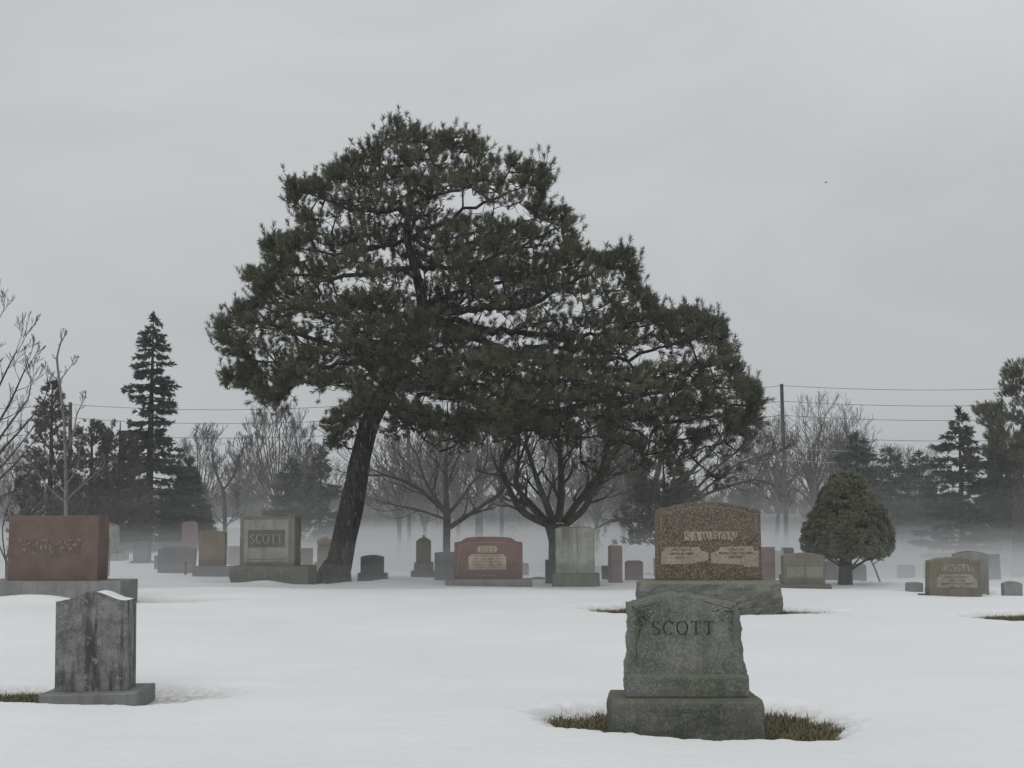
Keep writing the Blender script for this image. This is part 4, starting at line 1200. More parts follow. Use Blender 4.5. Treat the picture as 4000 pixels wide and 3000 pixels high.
def bushy(label, px, Y, prof, n, seed, nl=0.2, w=0.045, leaf='juniper', name='juniper_tree', thr=0.42, nscale=1.3, shell=0.5, up=0.6, tuftn=8, bark='bark_pine', flat=0.75, trunk=None, branches=26, clumps=0):
    """round or columnar evergreen filled with leaf sprays; prof: (py, half width px)"""
    rg = np.random.default_rng(seed)
    top = prof[0][0]
    tp0 = P(px, top, Y)
    base = Vector((tp0.x, Y, g1(tp0.x, Y)))
    zs = [P(px, a, Y).z for a, b_ in prof]; ws = [b_ / F * Y for a, b_ in prof]
    od = np.argsort(zs); zs = np.array(zs)[od]; ws = np.array(ws)[od]
    t = Tubes()
    if trunk:
        t.add(smooth([P(*a[:2], Y) for a in trunk], 4), lerp_r([a[2] / F * Y for a in trunk], 4), 14, wob=0.08)
    else:
        t.add([base - Vector((0, 0, .2)), base + Vector((0.05, 0, (tp0.z - base.z) * .5)), tp0 - Vector((0, 0, .1))], [0.16, 0.09, 0.02], 7)
    # sample proportional to width
    pp, dr = [], []
    cand = rg.random((n * 6, 4))
    for c_ in cand:
        z = zs[0] + (zs[-1] - zs[0]) * c_[0]
        W = float(np.interp(z, zs, ws))
        if c_[1] > W / ws.max() + 0.05: continue
        az = c_[2] * 6.2832
        rr_ = W * (1 - (1 - shell) * (1 - c_[3]) ** 1.0) if shell < 1 else W
        lump = 1 + 0.15 * mnoise.noise(Vector((math.cos(az) * 1.6 + seed, math.sin(az) * 1.6, z * 1.4))) + 0.12 * mnoise.noise(Vector((math.cos(az) * 5 + seed, math.sin(az) * 5, z * 4.5)))
        p = np.array([base.x + math.cos(az) * rr_ * lump, Y + math.sin(az) * rr_ * lump * flat, z])
        if mnoise.noise(Vector(p * nscale) + Vector((seed, 0, 0))) < thr - 0.5: continue
        pp.append(p); dr.append((math.cos(az) * 0.8 + rg.normal() * .25, math.sin(az) * 0.8 + rg.normal() * .25, up + rg.normal() * .25))
        if len(pp) >= n: break
    pp = np.array(pp); dr = np.array(dr)
    if clumps:
        c0, d0 = pp, dr / np.linalg.norm(dr, axis=1, keepdims=True)
        rep = rg.integers(0, len(c0), clumps)
        o_ = rg.normal(size=(clumps, 3)); o_ /= np.linalg.norm(o_, axis=1, keepdims=True)
        o_ = o_ + d0[rep] * 0.9; o_ /= np.linalg.norm(o_, axis=1, keepdims=True)
        sz = rg.uniform(.04, .085, len(c0))[rep][:, None]
        pp = c0[rep] + o_ * sz * rg.random((clumps, 1)) ** .35; dr = o_ + np.array([0, 0, .35]) + rg.normal(size=(clumps, 3)) * .25
    for i in rg.integers(0, len(pp), branches):
        p = Vector(pp[i]); b0 = Vector((base.x, Y, max(base.z + .3, p.z - 0.7 * math.hypot(p.x - base.x, p.y - Y))))
        t.add([b0, (b0 + p) / 2 + Vector((0, 0, .05)), p], [0.035, 0.02, 0.008], 3)
    v, f = needles(rg, pp, dr, tuftn, 0.12 if not clumps else 0.03, nl, w, 12, 55)
    return finish_tree(name, label, base, t, v, f, bark, leaf, CG)

spruce('tall narrow spruce with layered drooping branches, tallest on the left', 600, 1238, 62,
       [(1238, 6), (1290, 34), (1330, 52), (1400, 60), (1500, 88), (1600, 100), (1640, 84), (1700, 124), (1760, 130), (1800, 150), (1870, 165), (1950, 190), (2030, 215), (2100, 225), (2185, 210)], seed=3, step=0.40, nb=8, droop=0.16, nl=0.20, w=0.06, dens=1.35, tuftn=12, jit=0.26)
spruce('loose dark spruce with a split tip and long flat branches, right side', 3745, 1608, 66,
       [(1608, 8), (1660, 40), (1720, 70), (1780, 95), (1830, 120), (1900, 135), (1980, 140), (2080, 150), (2200, 140)], seed=5, step=0.42, nb=7, droop=0.02, nl=0.27, w=0.065, dens=1.1, tuftn=13, jit=0.25)
spruce('pointed dark conifer beside the leaning pine trunk', 1255, 1760, 82, [(1760, 8), (1820, 40), (1900, 70), (2000, 100), (2100, 110), (2215, 110)], seed=6, step=0.4, nb=7, nl=0.36, w=0.08, dens=1.0, tuftn=8)
spruce('short blunt dark conifer left of the leaning pine trunk', 1135, 1800, 84, [(1800, 20), (1840, 50), (1920, 70), (2050, 90), (2215, 95)], seed=7, step=0.4, nb=7, nl=0.36, w=0.08, dens=1.0, tuftn=8)
spruce('dark young spruce with spiky top standing above the clipped cedar', 3345, 1705, 78, [(1705, 12), (1740, 38), (1800, 62), (1860, 74), (1950, 100), (2080, 110), (2220, 100)], seed=8, step=0.36, nb=8, droop=-0.15, nl=0.34, w=0.075, dens=1.1, tuftn=9)
spruce('dark conifer with a jagged top, second right of the clipped cedar', 3475, 1765, 84, [(1765, 10), (1800, 40), (1850, 70), (1950, 95), (2100, 110), (2220, 100)], seed=9, step=0.42, nb=6, droop=-0.2, nl=0.36, w=0.08, dens=0.9, tuftn=8)
spruce('dark conifer with a ragged top just left of the loose split-tip spruce', 3590, 1775, 86, [(1775, 10), (1800, 36), (1860, 70), (1960, 90), (2100, 110), (2220, 100)], seed=10, step=0.42, nb=6, droop=-0.2, nl=0.36, w=0.08, dens=0.9, tuftn=8)
bushy('slim ragged cedar with a see-through top, farthest left', 205, 58, [(1492, 10), (1560, 45), (1650, 70), (1750, 84), (1850, 112), (1950, 130), (2060, 150), (2190, 150)], 2600, 21, nl=0.17, w=0.045, thr=0.50, nscale=2.6, shell=0.35, name='cedar_tree')
bushy('broad bushy juniper right of the bare sapling', 360, 59, [(1648, 20), (1690, 60), (1780, 80), (1880, 110), (1990, 130), (2110, 140), (2190, 140)], 2500, 22, nl=0.17, w=0.045, thr=0.50, nscale=2.2, shell=0.4)
bushy('bushy juniper leaning against the tall narrow spruce', 470, 59.5, [(1636, 20), (1690, 55), (1780, 85), (1880, 110), (1990, 150), (2110, 160), (2190, 160)], 2600, 23, nl=0.17, w=0.045, thr=0.50, nscale=2.2, shell=0.4)
bushy('dark dense evergreen skirt right of the tall narrow spruce', 735, 63, [(1790, 6), (1870, 30), (1950, 62), (2040, 92), (2120, 105), (2190, 100)], 2000, 24, nl=0.24, w=0.06, thr=0.42, nscale=1.6, shell=0.45, leaf='spruce')
bushy('clipped cone-shaped cedar on a bare trunk among the headstones', 3307, 32.0, [(1852, 14), (1866, 46), (1890, 66), (1925, 88), (1986, 124), (2031, 145), (2080, 158), (2126, 165), (2160, 154), (2182, 110)], 1400, 25, clumps=24000, nl=0.045, w=0.018, leaf='cedar', name='cedar_tree', thr=-0.6, nscale=3.5, shell=0.80, up=0.5, tuftn=8, bark='bark_grey',
      trunk=[(3300, 2320, 38), (3301, 2296, 32), (3303, 2260, 27), (3303, 2200, 24), (3303, 2100, 20), (3303, 1990, 9)], flat=1.0, branches=40)
bushy('dark ivy-clad conifer column under the right edge pine', 3925, 70, [(1725, 20), (1780, 60), (1850, 70), (1950, 85), (2050, 100), (2210, 100)], 3000, 26, nl=0.26, w=0.07, thr=0.42, nscale=1.6, shell=0.45, leaf='spruce')
bushy('wide dark evergreen mass low at the right edge', 4010, 74, [(1800, 30), (1870, 90), (1980, 110), (2080, 120), (2215, 120)], 3000, 27, nl=0.28, w=0.07, thr=0.40, nscale=1.6, shell=0.45, leaf='spruce')
bushy('low dark evergreen behind the loose split-tip spruce', 3680, 88, [(1930, 40), (1990, 110), (2070, 140), (2230, 150)], 2900, 28, nl=0.32, w=0.08, thr=0.38, nscale=1.3, shell=0.45, leaf='spruce')
bushy('low dark evergreen between the clipped cedar and the ragged conifers', 3510, 90, [(1960, 40), (2000, 110), (2070, 150), (2230, 150)], 2700, 29, nl=0.32, w=0.08, thr=0.38, nscale=1.3, shell=0.45, leaf='spruce')
bushy('soft grey-green cypress behind the mottled brown headstone', 2590, 52, [(1770, 30), (1850, 100), (1950, 150), (2050, 190), (2130, 190)], 1500, 30, nl=0.22, w=0.045, thr=0.52, nscale=1.5, shell=0.3)

# pine at the right edge: open pads on a bare stem
rg = np.random.default_rng(41)
Ye = 62.0
base = P(3985, 2180, Ye); base.z = g1(base.x, Ye)
t = Tubes()
stem = smooth([P(3985, 2230, Ye), P(3975, 1950, Ye), P(3985, 1750, Ye), P(4040, 1560, Ye), P(4080, 1440, Ye)], 5)
t.add(stem, lerp_r([.3, .25, .2, .14, .05], 5), 10, wob=.06)
pads = [(4010, 1440, 60, 26), (3960, 1470, 45, 22), (4060, 1500, 80, 30), (3960, 1530, 50, 30), (3990, 1570, 60, 30), (3880, 1610, 60, 28), (3940, 1625, 70, 34), (4010, 1640, 80, 40), (3840, 1612, 30, 16), (3870, 1660, 45, 24), (3930, 1690, 50, 26), (4060, 1600, 80, 40),
        (3895, 1720, 40, 22), (4000, 1720, 60, 26), (3870, 1760, 36, 20), (3985, 1790, 40, 22), (4070, 1700, 70, 40)]
cl2, pp, dr = [], [], []
for (x, y, a, c_) in pads:
    for k in range(3):
        p = np.array(P(x + rg.normal() * a * .3, y + rg.normal() * c_ * .3, Ye + rg.uniform(-1.2, 1.2))[:]); cl2.append(p)
        for j in range(26):
            o = rg.normal(size=3); o /= np.linalg.norm(o); o *= rg.random() ** .4
            pp.append(p + o * np.array([a / F * Ye, .7, c_ / F * Ye])); dr.append(o * .5 + np.array([-.2, 0, .8]))
grow_to(t, stem, np.array(cl2), None, rg, .08, .015, .08)
v, f = needles(rg, np.array(pp), np.array(dr), 16, 0.2, 0.19, 0.025, 18, 60)
finish_tree('pine_tree', 'open dark pine cut off by the right edge of the picture, bare forked stem', base, t, v, f, 'bark_pine', 'pine', CG)

# ------------------------------------------------------------------ bare trees
BG = 'bare winter trees'
def grow(t, rg, p, d, L, r, lvl, maxl, up=0.10, curl=0.16, fork=0.55, ratio=0.68, side=0.55, rmin=0.006, sides=5, nseg=4):
    pts = [p.copy()]; rads = [r]
    spawn = []
    r_end = r * (0.62 if lvl < maxl else 0.4)
    for i in range(nseg):
        d = (d + Vector((rg.normal() * curl, rg.normal() * curl, rg.normal() * curl * .7 + up))).normalized()
        p = p + d * (L / nseg)
        pts.append(p.copy()); rads.append(max(rmin, r + (r_end - r) * (i + 1) / nseg))
        if lvl < maxl and i >= 1 and rg.random() < side:
            spawn.append((p.copy(), d.copy(), rads[-1]))
    t.add(pts, rads, max(3, sides - lvl))
    if lvl >= maxl: return
    for (sp, sd, sr) in spawn:
        ax = Vector((rg.normal(), rg.normal(), rg.normal())).cross(sd)
        if ax.length < 1e-3: continue
        ax.normalize()
        nd = (sd * math.cos(fork * 1.25) + ax * math.sin(fork * 1.25)).normalized()
        grow(t, rg, sp, nd, L * ratio * rg.uniform(.65, 1.0), max(rmin, sr * 0.55), lvl + 1, maxl, up, curl, fork, ratio, side, rmin, sides, nseg)
    for k in range(2):
        ax = Vector((rg.normal(), rg.normal(), rg.normal())).cross(d)
        if ax.length < 1e-3: continue
        ax.normalize()
        a = fork * rg.uniform(.5, 1.0)
        nd = (d * math.cos(a) + ax * math.sin(a)).normalized()
        grow(t, rg, p, nd, L * ratio * rg.uniform(.8, 1.1), max(rmin, rads[-1] * .75), lvl + 1, maxl, up, curl, fork, ratio, side, rmin, sides, nseg)

def bare(label, px, Y, stems, seed, trunk=None, maxl=5, L0=1.0, bark='bark_grey', name='bare_tree', rmin=0.006, **kw):
    """trunk: pixel path with radii; stems: list of (pixel path, start radius px, end length factor)"""
    rg = np.random.default_rng(seed)
    x0 = P(px, 2100, Y).x
    base = Vector((x0, Y, g1(x0, Y)))
    t = Tubes()
    if trunk:
        pts = smooth([P(a, b_, Y) for a, b_, r in trunk], 3)
        pts = [Vector((base.x + (pts[0].x - x0), Y, base.z - 0.2))] + pts
        rr_ = lerp_r([r / F * Y for a, b_, r in trunk], 3)
        t.add(pts, [rr_[0] * 1.15] + rr_, 12, wob=0.05)
    for (path, r0, lf) in stems:
        pts = smooth([P(a[0], a[1], Y + (a[2] if len(a) > 2 else 0)) for a in path], 3)
        R = r0 / F * Y
        n = len(pts)
        rads = [max(rmin, R * (1 - .55 * i / (n - 1))) for i in range(n)]
        t.add(pts, rads, 9, wob=0.05)
        for i in range(2, n):
            if rg.random() < 0.75:
                d = (pts[i] - pts[i - 1]).normalized()
                ax = Vector((rg.normal(), rg.normal(), rg.normal())).cross(d).normalized()
                grow(t, rg, pts[i], (d * .75 + ax * .65).normalized(), L0 * lf * .7, rads[i] * .5, 1, maxl - 1, rmin=rmin, **kw)
        d = (pts[-1] - pts[-2]).normalized()
        for k in range(2):
            ax = Vector((rg.normal(), rg.normal(), rg.normal())).cross(d).normalized()
            grow(t, rg, pts[-1], (d + ax * .35).normalized(), L0 * lf, rads[-1] * .8, 1, maxl, rmin=rmin, **kw)
    return finish_tree(name, label, base, t, None, None, bark if Y < 80 else 'bark_far', None, BG)  # distant trees swap to the bark painted paler for distance

# vase shaped tree behind the streaked pale stone
bare('thick-stemmed green-barked tree opening like a vase behind the streaked pale stone', 2172, 36.0,
     [([(2130, 2045), (2060, 2012, -.2), (2020, 1975, -.4), (1990, 1910, -.5), (1956, 1840, -.5), (1975, 1785, -.5)], 15, .8),
      ([(2140, 2048), (2085, 1985, .3), (2040, 1935, .5), (2015, 1885, .6), (2025, 1800, .6)], 17, .8),
      ([(2160, 2040), (2135, 1970, -.3), (2105, 1895, -.5), (2080, 1820, -.6), (2055, 1740, -.6)], 16, .8),
      ([(2180, 2040), (2190, 1960), (2192, 1870, .2), (2188, 1780, .3), (2180, 1710, .3)], 17, .8),
      ([(2205, 2040), (2255, 1965, .2), (2310, 1895, .4), (2345, 1840, .5), (2362, 1780, .5)], 16, .8),
      ([(2215, 2045), (2280, 1990, -.3), (2310, 1930, -.5), (2350, 1870, -.7), (2385, 1800, -.8)], 15, .8)],
     51, trunk=[(2170, 2290, 34), (2172, 2200, 30), (2174, 2120, 30), (2172, 2075, 38), (2172, 2045, 52)], L0=1.05, bark='bark_green', maxl=4, side=.55, rmin=.005)
bare('slender bare tree with wide low branches, left of the dusky red stone', 1745, 47.0,
     [([(1745, 2010), (1705, 1970), (1640, 1915, -.5), (1580, 1880, -.8), (1500, 1855, -1)], 9, .85),
      ([(1745, 2030), (1690, 2010, .6), (1610, 1985, 1), (1540, 1975, 1.4)], 6, .8),
      ([(1757, 2060), (1810, 2025), (1870, 1985, -.3), (1950, 1930, -.6)], 11, .8),
      ([(1745, 2000), (1742, 1920), (1740, 1830, .3), (1745, 1740, .5)], 13, 1.0),
      ([(1748, 2010), (1800, 1950, .5), (1840, 1890, .9), (1890, 1840, 1.2)], 8, .85),
      ([(1742, 2000), (1690, 1930, .4), (1650, 1850, .7), (1630, 1780, 1)], 8, .9)],
     52, trunk=[(1745, 2280, 17), (1745, 2200, 15), (1745, 2100, 14), (1746, 2030, 15), (1745, 2000, 14)], L0=1.6, maxl=4, side=.62, rmin=.005)
bare('large spreading bare tree behind the mottled brown headstone', 2585, 60.0,
     [([(2580, 2080), (2500, 2040, .5), (2420, 2030, .8), (2350, 2050, 1)], 8, .8),
      ([(2585, 2060), (2660, 1990), (2760, 1930, -.5), (2860, 1895, -1), (2940, 1875, -1.2)], 9, .8),
      ([(2585, 2050), (2640, 1930, .5), (2720, 1820, 1), (2790, 1750, 1.3), (2840, 1660, 1.5)], 10, .8),
      ([(2580, 2050), (2560, 1900), (2590, 1780, -.6), (2650, 1660, -1)], 14, 1.1),
      ([(2575, 2060), (2510, 1950, .7), (2440, 1850, 1.2), (2380, 1760, 1.6)], 13, 1.0),
      ([(2590, 2055), (2720, 1910, 1.2), (2830, 1800, 1.8), (2920, 1740, 2.2)], 8, .8),
      ([(2660, 1990), (2780, 1890, -1.2), (2870, 1820, -1.8), (2950, 1790, -2)], 6, .8)],
     53, trunk=[(2588, 2270, 30), (2588, 2180, 24), (2586, 2100, 22), (2585, 2050, 24)], L0=1.1, maxl=5, up=.03)
bare('big bare tree leaning in from the left edge with long slanting branches', -90, 46.0,
     [([(-90, 1860), (-20, 1740), (50, 1640, -.4), (110, 1560, -.7)], 6, .6),
      ([(-90, 1900), (0, 1770, .5), (80, 1680, .8), (150, 1600, 1.0)], 6, .6),
      ([(-90, 1760), (-40, 1600), (10, 1480, .6), (60, 1380, .9)], 6, .6),
      ([(-90, 1720), (-60, 1520), (-30, 1360), (-8, 1250, .4)], 6, .55),
      ([(-90, 1830), (-20, 1680, -.8), (40, 1570, -1.2), (90, 1460, -1.5)], 6, .6),
      ([(-90, 1960), (-10, 1880, -.8), (60, 1810, -1.2), (120, 1740, -1.5)], 5, .55),
      ([(-90, 1990), (-20, 1950, -.4), (50, 1920, -.8), (110, 1895, -1)], 4, .5),
      ([(-90, 1930), (-10, 1840, 1.1), (60, 1760, 1.6), (130, 1670, 1.9)], 5, .6)],
     54, trunk=[(-90, 2230, 26), (-90, 2100, 22), (-90, 1950, 20), (-90, 1800, 14), (-95, 1640, 8)], L0=1.15, maxl=4, curl=.08, fork=.34, up=.05, side=.5, ratio=.66)
bare('thin pale-barked sapling growing up from behind the big red headstone', 258, 40.0,
     [([(258, 1900), (255, 1780), (250, 1650), (238, 1540), (226, 1440), (224, 1390), (240, 1330)], 7, .35),
      ([(258, 1955), (305, 1910), (350, 1870), (400, 1830)], 4, .5),
      ([(256, 1960), (215, 1930), (180, 1890), (150, 1850)], 4, .5),
      ([(258, 1930), (220, 1880, .3), (195, 1820, .5)], 3.5, .5),
      ([(262, 1890), (300, 1830, -.3), (310, 1760, -.4)], 3.5, .5),
      ([(255, 1780), (285, 1700, .3), (300, 1620, .4), (320, 1580, .4)], 4, .4),
      ([(232, 1490), (262, 1450), (280, 1425)], 2.5, .3),
      ([(230, 1490), (200, 1460), (186, 1448)], 2.5, .3)],
     55, trunk=[(258, 2200, 9), (258, 2050, 8.5), (258, 1950, 8), (258, 1900, 7)], L0=.55, maxl=3, bark='bark_light', name='bare_sapling', rmin=0.007)
bare('small dark bare tree with slim bent trunk between the spruce and round-crowned bare tree', 880, 72.0,
     [([(872, 1915), (850, 1860), (835, 1810), (830, 1780)], 6, .8), ([(874, 1910), (905, 1870), (925, 1830)], 5, .8), ([(878, 2050), (845, 2020, .5), (835, 1985, .7)], 3, .6), ([(880, 2060), (905, 2030, -.5), (915, 1995, -.6)], 3, .6)],
     56, trunk=[(882, 2190, 9), (879, 2080, 8), (878, 2000, 8), (872, 1915, 7)], L0=1.1, maxl=4, rmin=0.010)
def fan(px, top, bot, half, n, seed, r0=6):
    rr_ = random.Random(seed)
    out = []
    for i in range(n):
        s = -1 + 2 * (i + .5) / n
        tx = px + s * half * rr_.uniform(.62, .8); ty = top + (abs(s) ** 1.8) * (bot - top) * .55 + (bot - top) * .22
        out.append(([(px, bot), (px + (tx - px) * .25, bot + (ty - bot) * .45, rr_.uniform(-1, 1)), (px + (tx - px) * .62, bot + (ty - bot) * .78, rr_.uniform(-1.6, 1.6)), (tx, ty, rr_.uniform(-2.2, 2.2))], r0, 1.0))
    return out
def dome(px, bot, half, high, n, seed, r0=4):
    rr_ = random.Random(seed)
    out = []
    for i in range(n):
        a = math.radians(-82 + 164 * (i + rr_.uniform(.2, .8)) / n)
        k = rr_.uniform(.70, .90)
        tx = px + half * math.sin(a) * k; ty = bot - high * (0.16 + 0.84 * math.cos(a)) * k
        dz = rr_.uniform(-2.0, 2.0)
        b0 = bot - rr_.uniform(-20, 70) * math.cos(a)
        out.append(([(px, b0), (px + (tx - px) * .42, b0 + (ty - b0) * .34, dz * .4), (px + (tx - px) * .8, b0 + (ty - b0) * .70, dz * .8), (tx, ty, dz)], r0 * rr_.uniform(.6, 1), rr_.uniform(.8, 1.2)))
    return out
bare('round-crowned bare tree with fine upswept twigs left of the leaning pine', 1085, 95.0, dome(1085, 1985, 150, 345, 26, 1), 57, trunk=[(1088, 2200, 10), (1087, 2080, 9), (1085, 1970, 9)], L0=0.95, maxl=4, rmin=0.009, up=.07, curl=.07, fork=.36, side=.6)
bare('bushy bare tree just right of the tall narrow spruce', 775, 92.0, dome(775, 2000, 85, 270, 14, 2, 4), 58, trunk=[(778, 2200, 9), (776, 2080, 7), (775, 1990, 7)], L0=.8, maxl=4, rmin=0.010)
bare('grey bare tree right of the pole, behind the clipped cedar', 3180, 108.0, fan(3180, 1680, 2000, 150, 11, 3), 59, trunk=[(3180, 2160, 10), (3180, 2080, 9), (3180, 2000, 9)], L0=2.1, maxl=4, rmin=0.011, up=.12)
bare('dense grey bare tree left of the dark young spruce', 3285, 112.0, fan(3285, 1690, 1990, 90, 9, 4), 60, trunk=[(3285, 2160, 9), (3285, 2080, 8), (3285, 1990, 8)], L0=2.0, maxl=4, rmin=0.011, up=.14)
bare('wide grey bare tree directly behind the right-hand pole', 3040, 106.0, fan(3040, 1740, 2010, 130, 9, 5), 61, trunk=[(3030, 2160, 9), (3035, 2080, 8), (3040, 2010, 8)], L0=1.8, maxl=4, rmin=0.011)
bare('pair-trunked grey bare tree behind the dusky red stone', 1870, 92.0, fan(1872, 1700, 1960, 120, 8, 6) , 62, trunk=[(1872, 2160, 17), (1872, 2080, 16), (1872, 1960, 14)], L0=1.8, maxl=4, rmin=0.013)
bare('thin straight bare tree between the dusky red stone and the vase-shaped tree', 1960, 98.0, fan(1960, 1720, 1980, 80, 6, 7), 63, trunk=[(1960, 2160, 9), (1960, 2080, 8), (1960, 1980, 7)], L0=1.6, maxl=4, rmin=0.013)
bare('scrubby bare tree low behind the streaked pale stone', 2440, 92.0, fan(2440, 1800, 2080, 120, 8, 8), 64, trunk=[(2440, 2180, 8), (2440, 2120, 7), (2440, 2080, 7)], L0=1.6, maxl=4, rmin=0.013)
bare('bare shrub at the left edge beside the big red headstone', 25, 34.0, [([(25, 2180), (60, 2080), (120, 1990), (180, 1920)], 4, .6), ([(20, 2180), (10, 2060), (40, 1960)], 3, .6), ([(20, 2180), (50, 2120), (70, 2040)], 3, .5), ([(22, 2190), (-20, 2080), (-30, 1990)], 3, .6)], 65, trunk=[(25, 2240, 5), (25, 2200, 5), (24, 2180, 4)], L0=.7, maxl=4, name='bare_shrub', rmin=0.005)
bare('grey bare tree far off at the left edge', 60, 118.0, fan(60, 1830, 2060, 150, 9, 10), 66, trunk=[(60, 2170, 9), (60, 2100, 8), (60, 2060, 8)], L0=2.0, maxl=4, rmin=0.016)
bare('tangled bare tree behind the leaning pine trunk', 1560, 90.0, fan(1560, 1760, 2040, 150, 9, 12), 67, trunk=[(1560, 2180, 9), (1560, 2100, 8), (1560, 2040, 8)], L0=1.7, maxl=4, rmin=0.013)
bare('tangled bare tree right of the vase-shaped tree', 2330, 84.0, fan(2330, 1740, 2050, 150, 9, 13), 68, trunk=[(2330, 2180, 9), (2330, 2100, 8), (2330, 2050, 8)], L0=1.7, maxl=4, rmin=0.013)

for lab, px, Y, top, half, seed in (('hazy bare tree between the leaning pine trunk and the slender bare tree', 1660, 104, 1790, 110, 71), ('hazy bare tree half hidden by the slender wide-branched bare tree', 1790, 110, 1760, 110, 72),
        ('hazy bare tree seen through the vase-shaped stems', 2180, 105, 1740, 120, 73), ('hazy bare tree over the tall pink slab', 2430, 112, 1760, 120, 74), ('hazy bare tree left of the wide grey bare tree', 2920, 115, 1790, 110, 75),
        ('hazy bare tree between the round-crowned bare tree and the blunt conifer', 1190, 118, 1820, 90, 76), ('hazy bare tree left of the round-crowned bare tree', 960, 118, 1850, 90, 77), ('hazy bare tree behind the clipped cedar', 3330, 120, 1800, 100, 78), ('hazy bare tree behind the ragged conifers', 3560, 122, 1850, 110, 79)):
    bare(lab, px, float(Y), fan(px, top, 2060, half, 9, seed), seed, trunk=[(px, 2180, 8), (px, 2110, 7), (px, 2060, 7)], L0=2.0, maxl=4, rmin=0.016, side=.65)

# drooping bare twigs and prop stick under the clipped cedar
a = P(3440, 2260, 33.5)
o = empty('prop_stick', (a.x, 33.5, g1(a.x, 33.5)), 0, 'thin slanting stick leaning under the right side of the clipped cedar', 'stick')
t = Tubes(); bz = Vector((a.x, 33.5, g1(a.x, 33.5)))
t.add([bz + Vector((0.02, 0, -.1)), (bz + P(3385, 2160, 33)) / 2 + Vector((.02, 0, 0)), P(3385, 2155, 33)], [.022, .02, .015], 7, wob=.08)
t.add([P(3410, 2205, 33.2), P(3432, 2190, 33.1), P(3448, 2186, 33)], [.012, .01, .006], 5)
t.v = [(q_[0] - bz.x, q_[1] - bz.y, q_[2] - bz.z) for q_ in t.v]
link_mesh('stem', t.mesh('stem'), M['bark_light'], o, True)

# far wood closing the view
rg = np.random.default_rng(77)
t = Tubes()
bp, bd_ = [], []
for i in range(15000):
    Y = rg.uniform(141, 168); px = rg.uniform(-1400, 5400)
    x = P(px, 2100, Y).x; z = g1(x, Y)
    hmax = 5.9 + 1.8 * mnoise.noise(Vector((x * .05, Y * .03, 2)))
    bp.append((x, Y, z + hmax * rg.random() ** 1.3)); bd_.append((rg.normal() * .35, rg.normal() * .35, 1))
bv, bf = needles(rg, np.array(bp), np.array(bd_), 13, 0.5, 1.15, 0.075, 5, 55)
for i in range(210):
    Y = rg.uniform(165, 215); px = rg.uniform(-1300, 5300)
    x = P(px, 2100, Y).x; z = g1(x, Y)
    H = rg.uniform(4.0, 7.2) * (0.8 if 600 < px < 1500 else 1.0)
    p = Vector((x, Y, z - .2))
    t.add([p, p + Vector((0, 0, H * .35))], [.14, .11], 5)
    for k in range(5):
        d = Vector((rg.normal() * .55, rg.normal() * .55, 1)).normalized()
        grow(t, rg, p + Vector((0, 0, H * rg.uniform(.15, .35))), d, H * .30, .07, 2, 5, rmin=0.03, up=.08, curl=.14, fork=.6, sides=5)
o = link_mesh('far_wood', t.mesh('far_wood'), M['bark_grey'])
tag(o, 'hazy grey mass of far-off bare woodland behind the houses', 'woodland', None, 'stuff')
o = link_mesh('far_brush', np_mesh('far_brush', bv, bf), M['bark_grey'])
tag(o, 'hazy grey thicket closing the view under the far-off woodland', 'thicket', None, 'stuff')

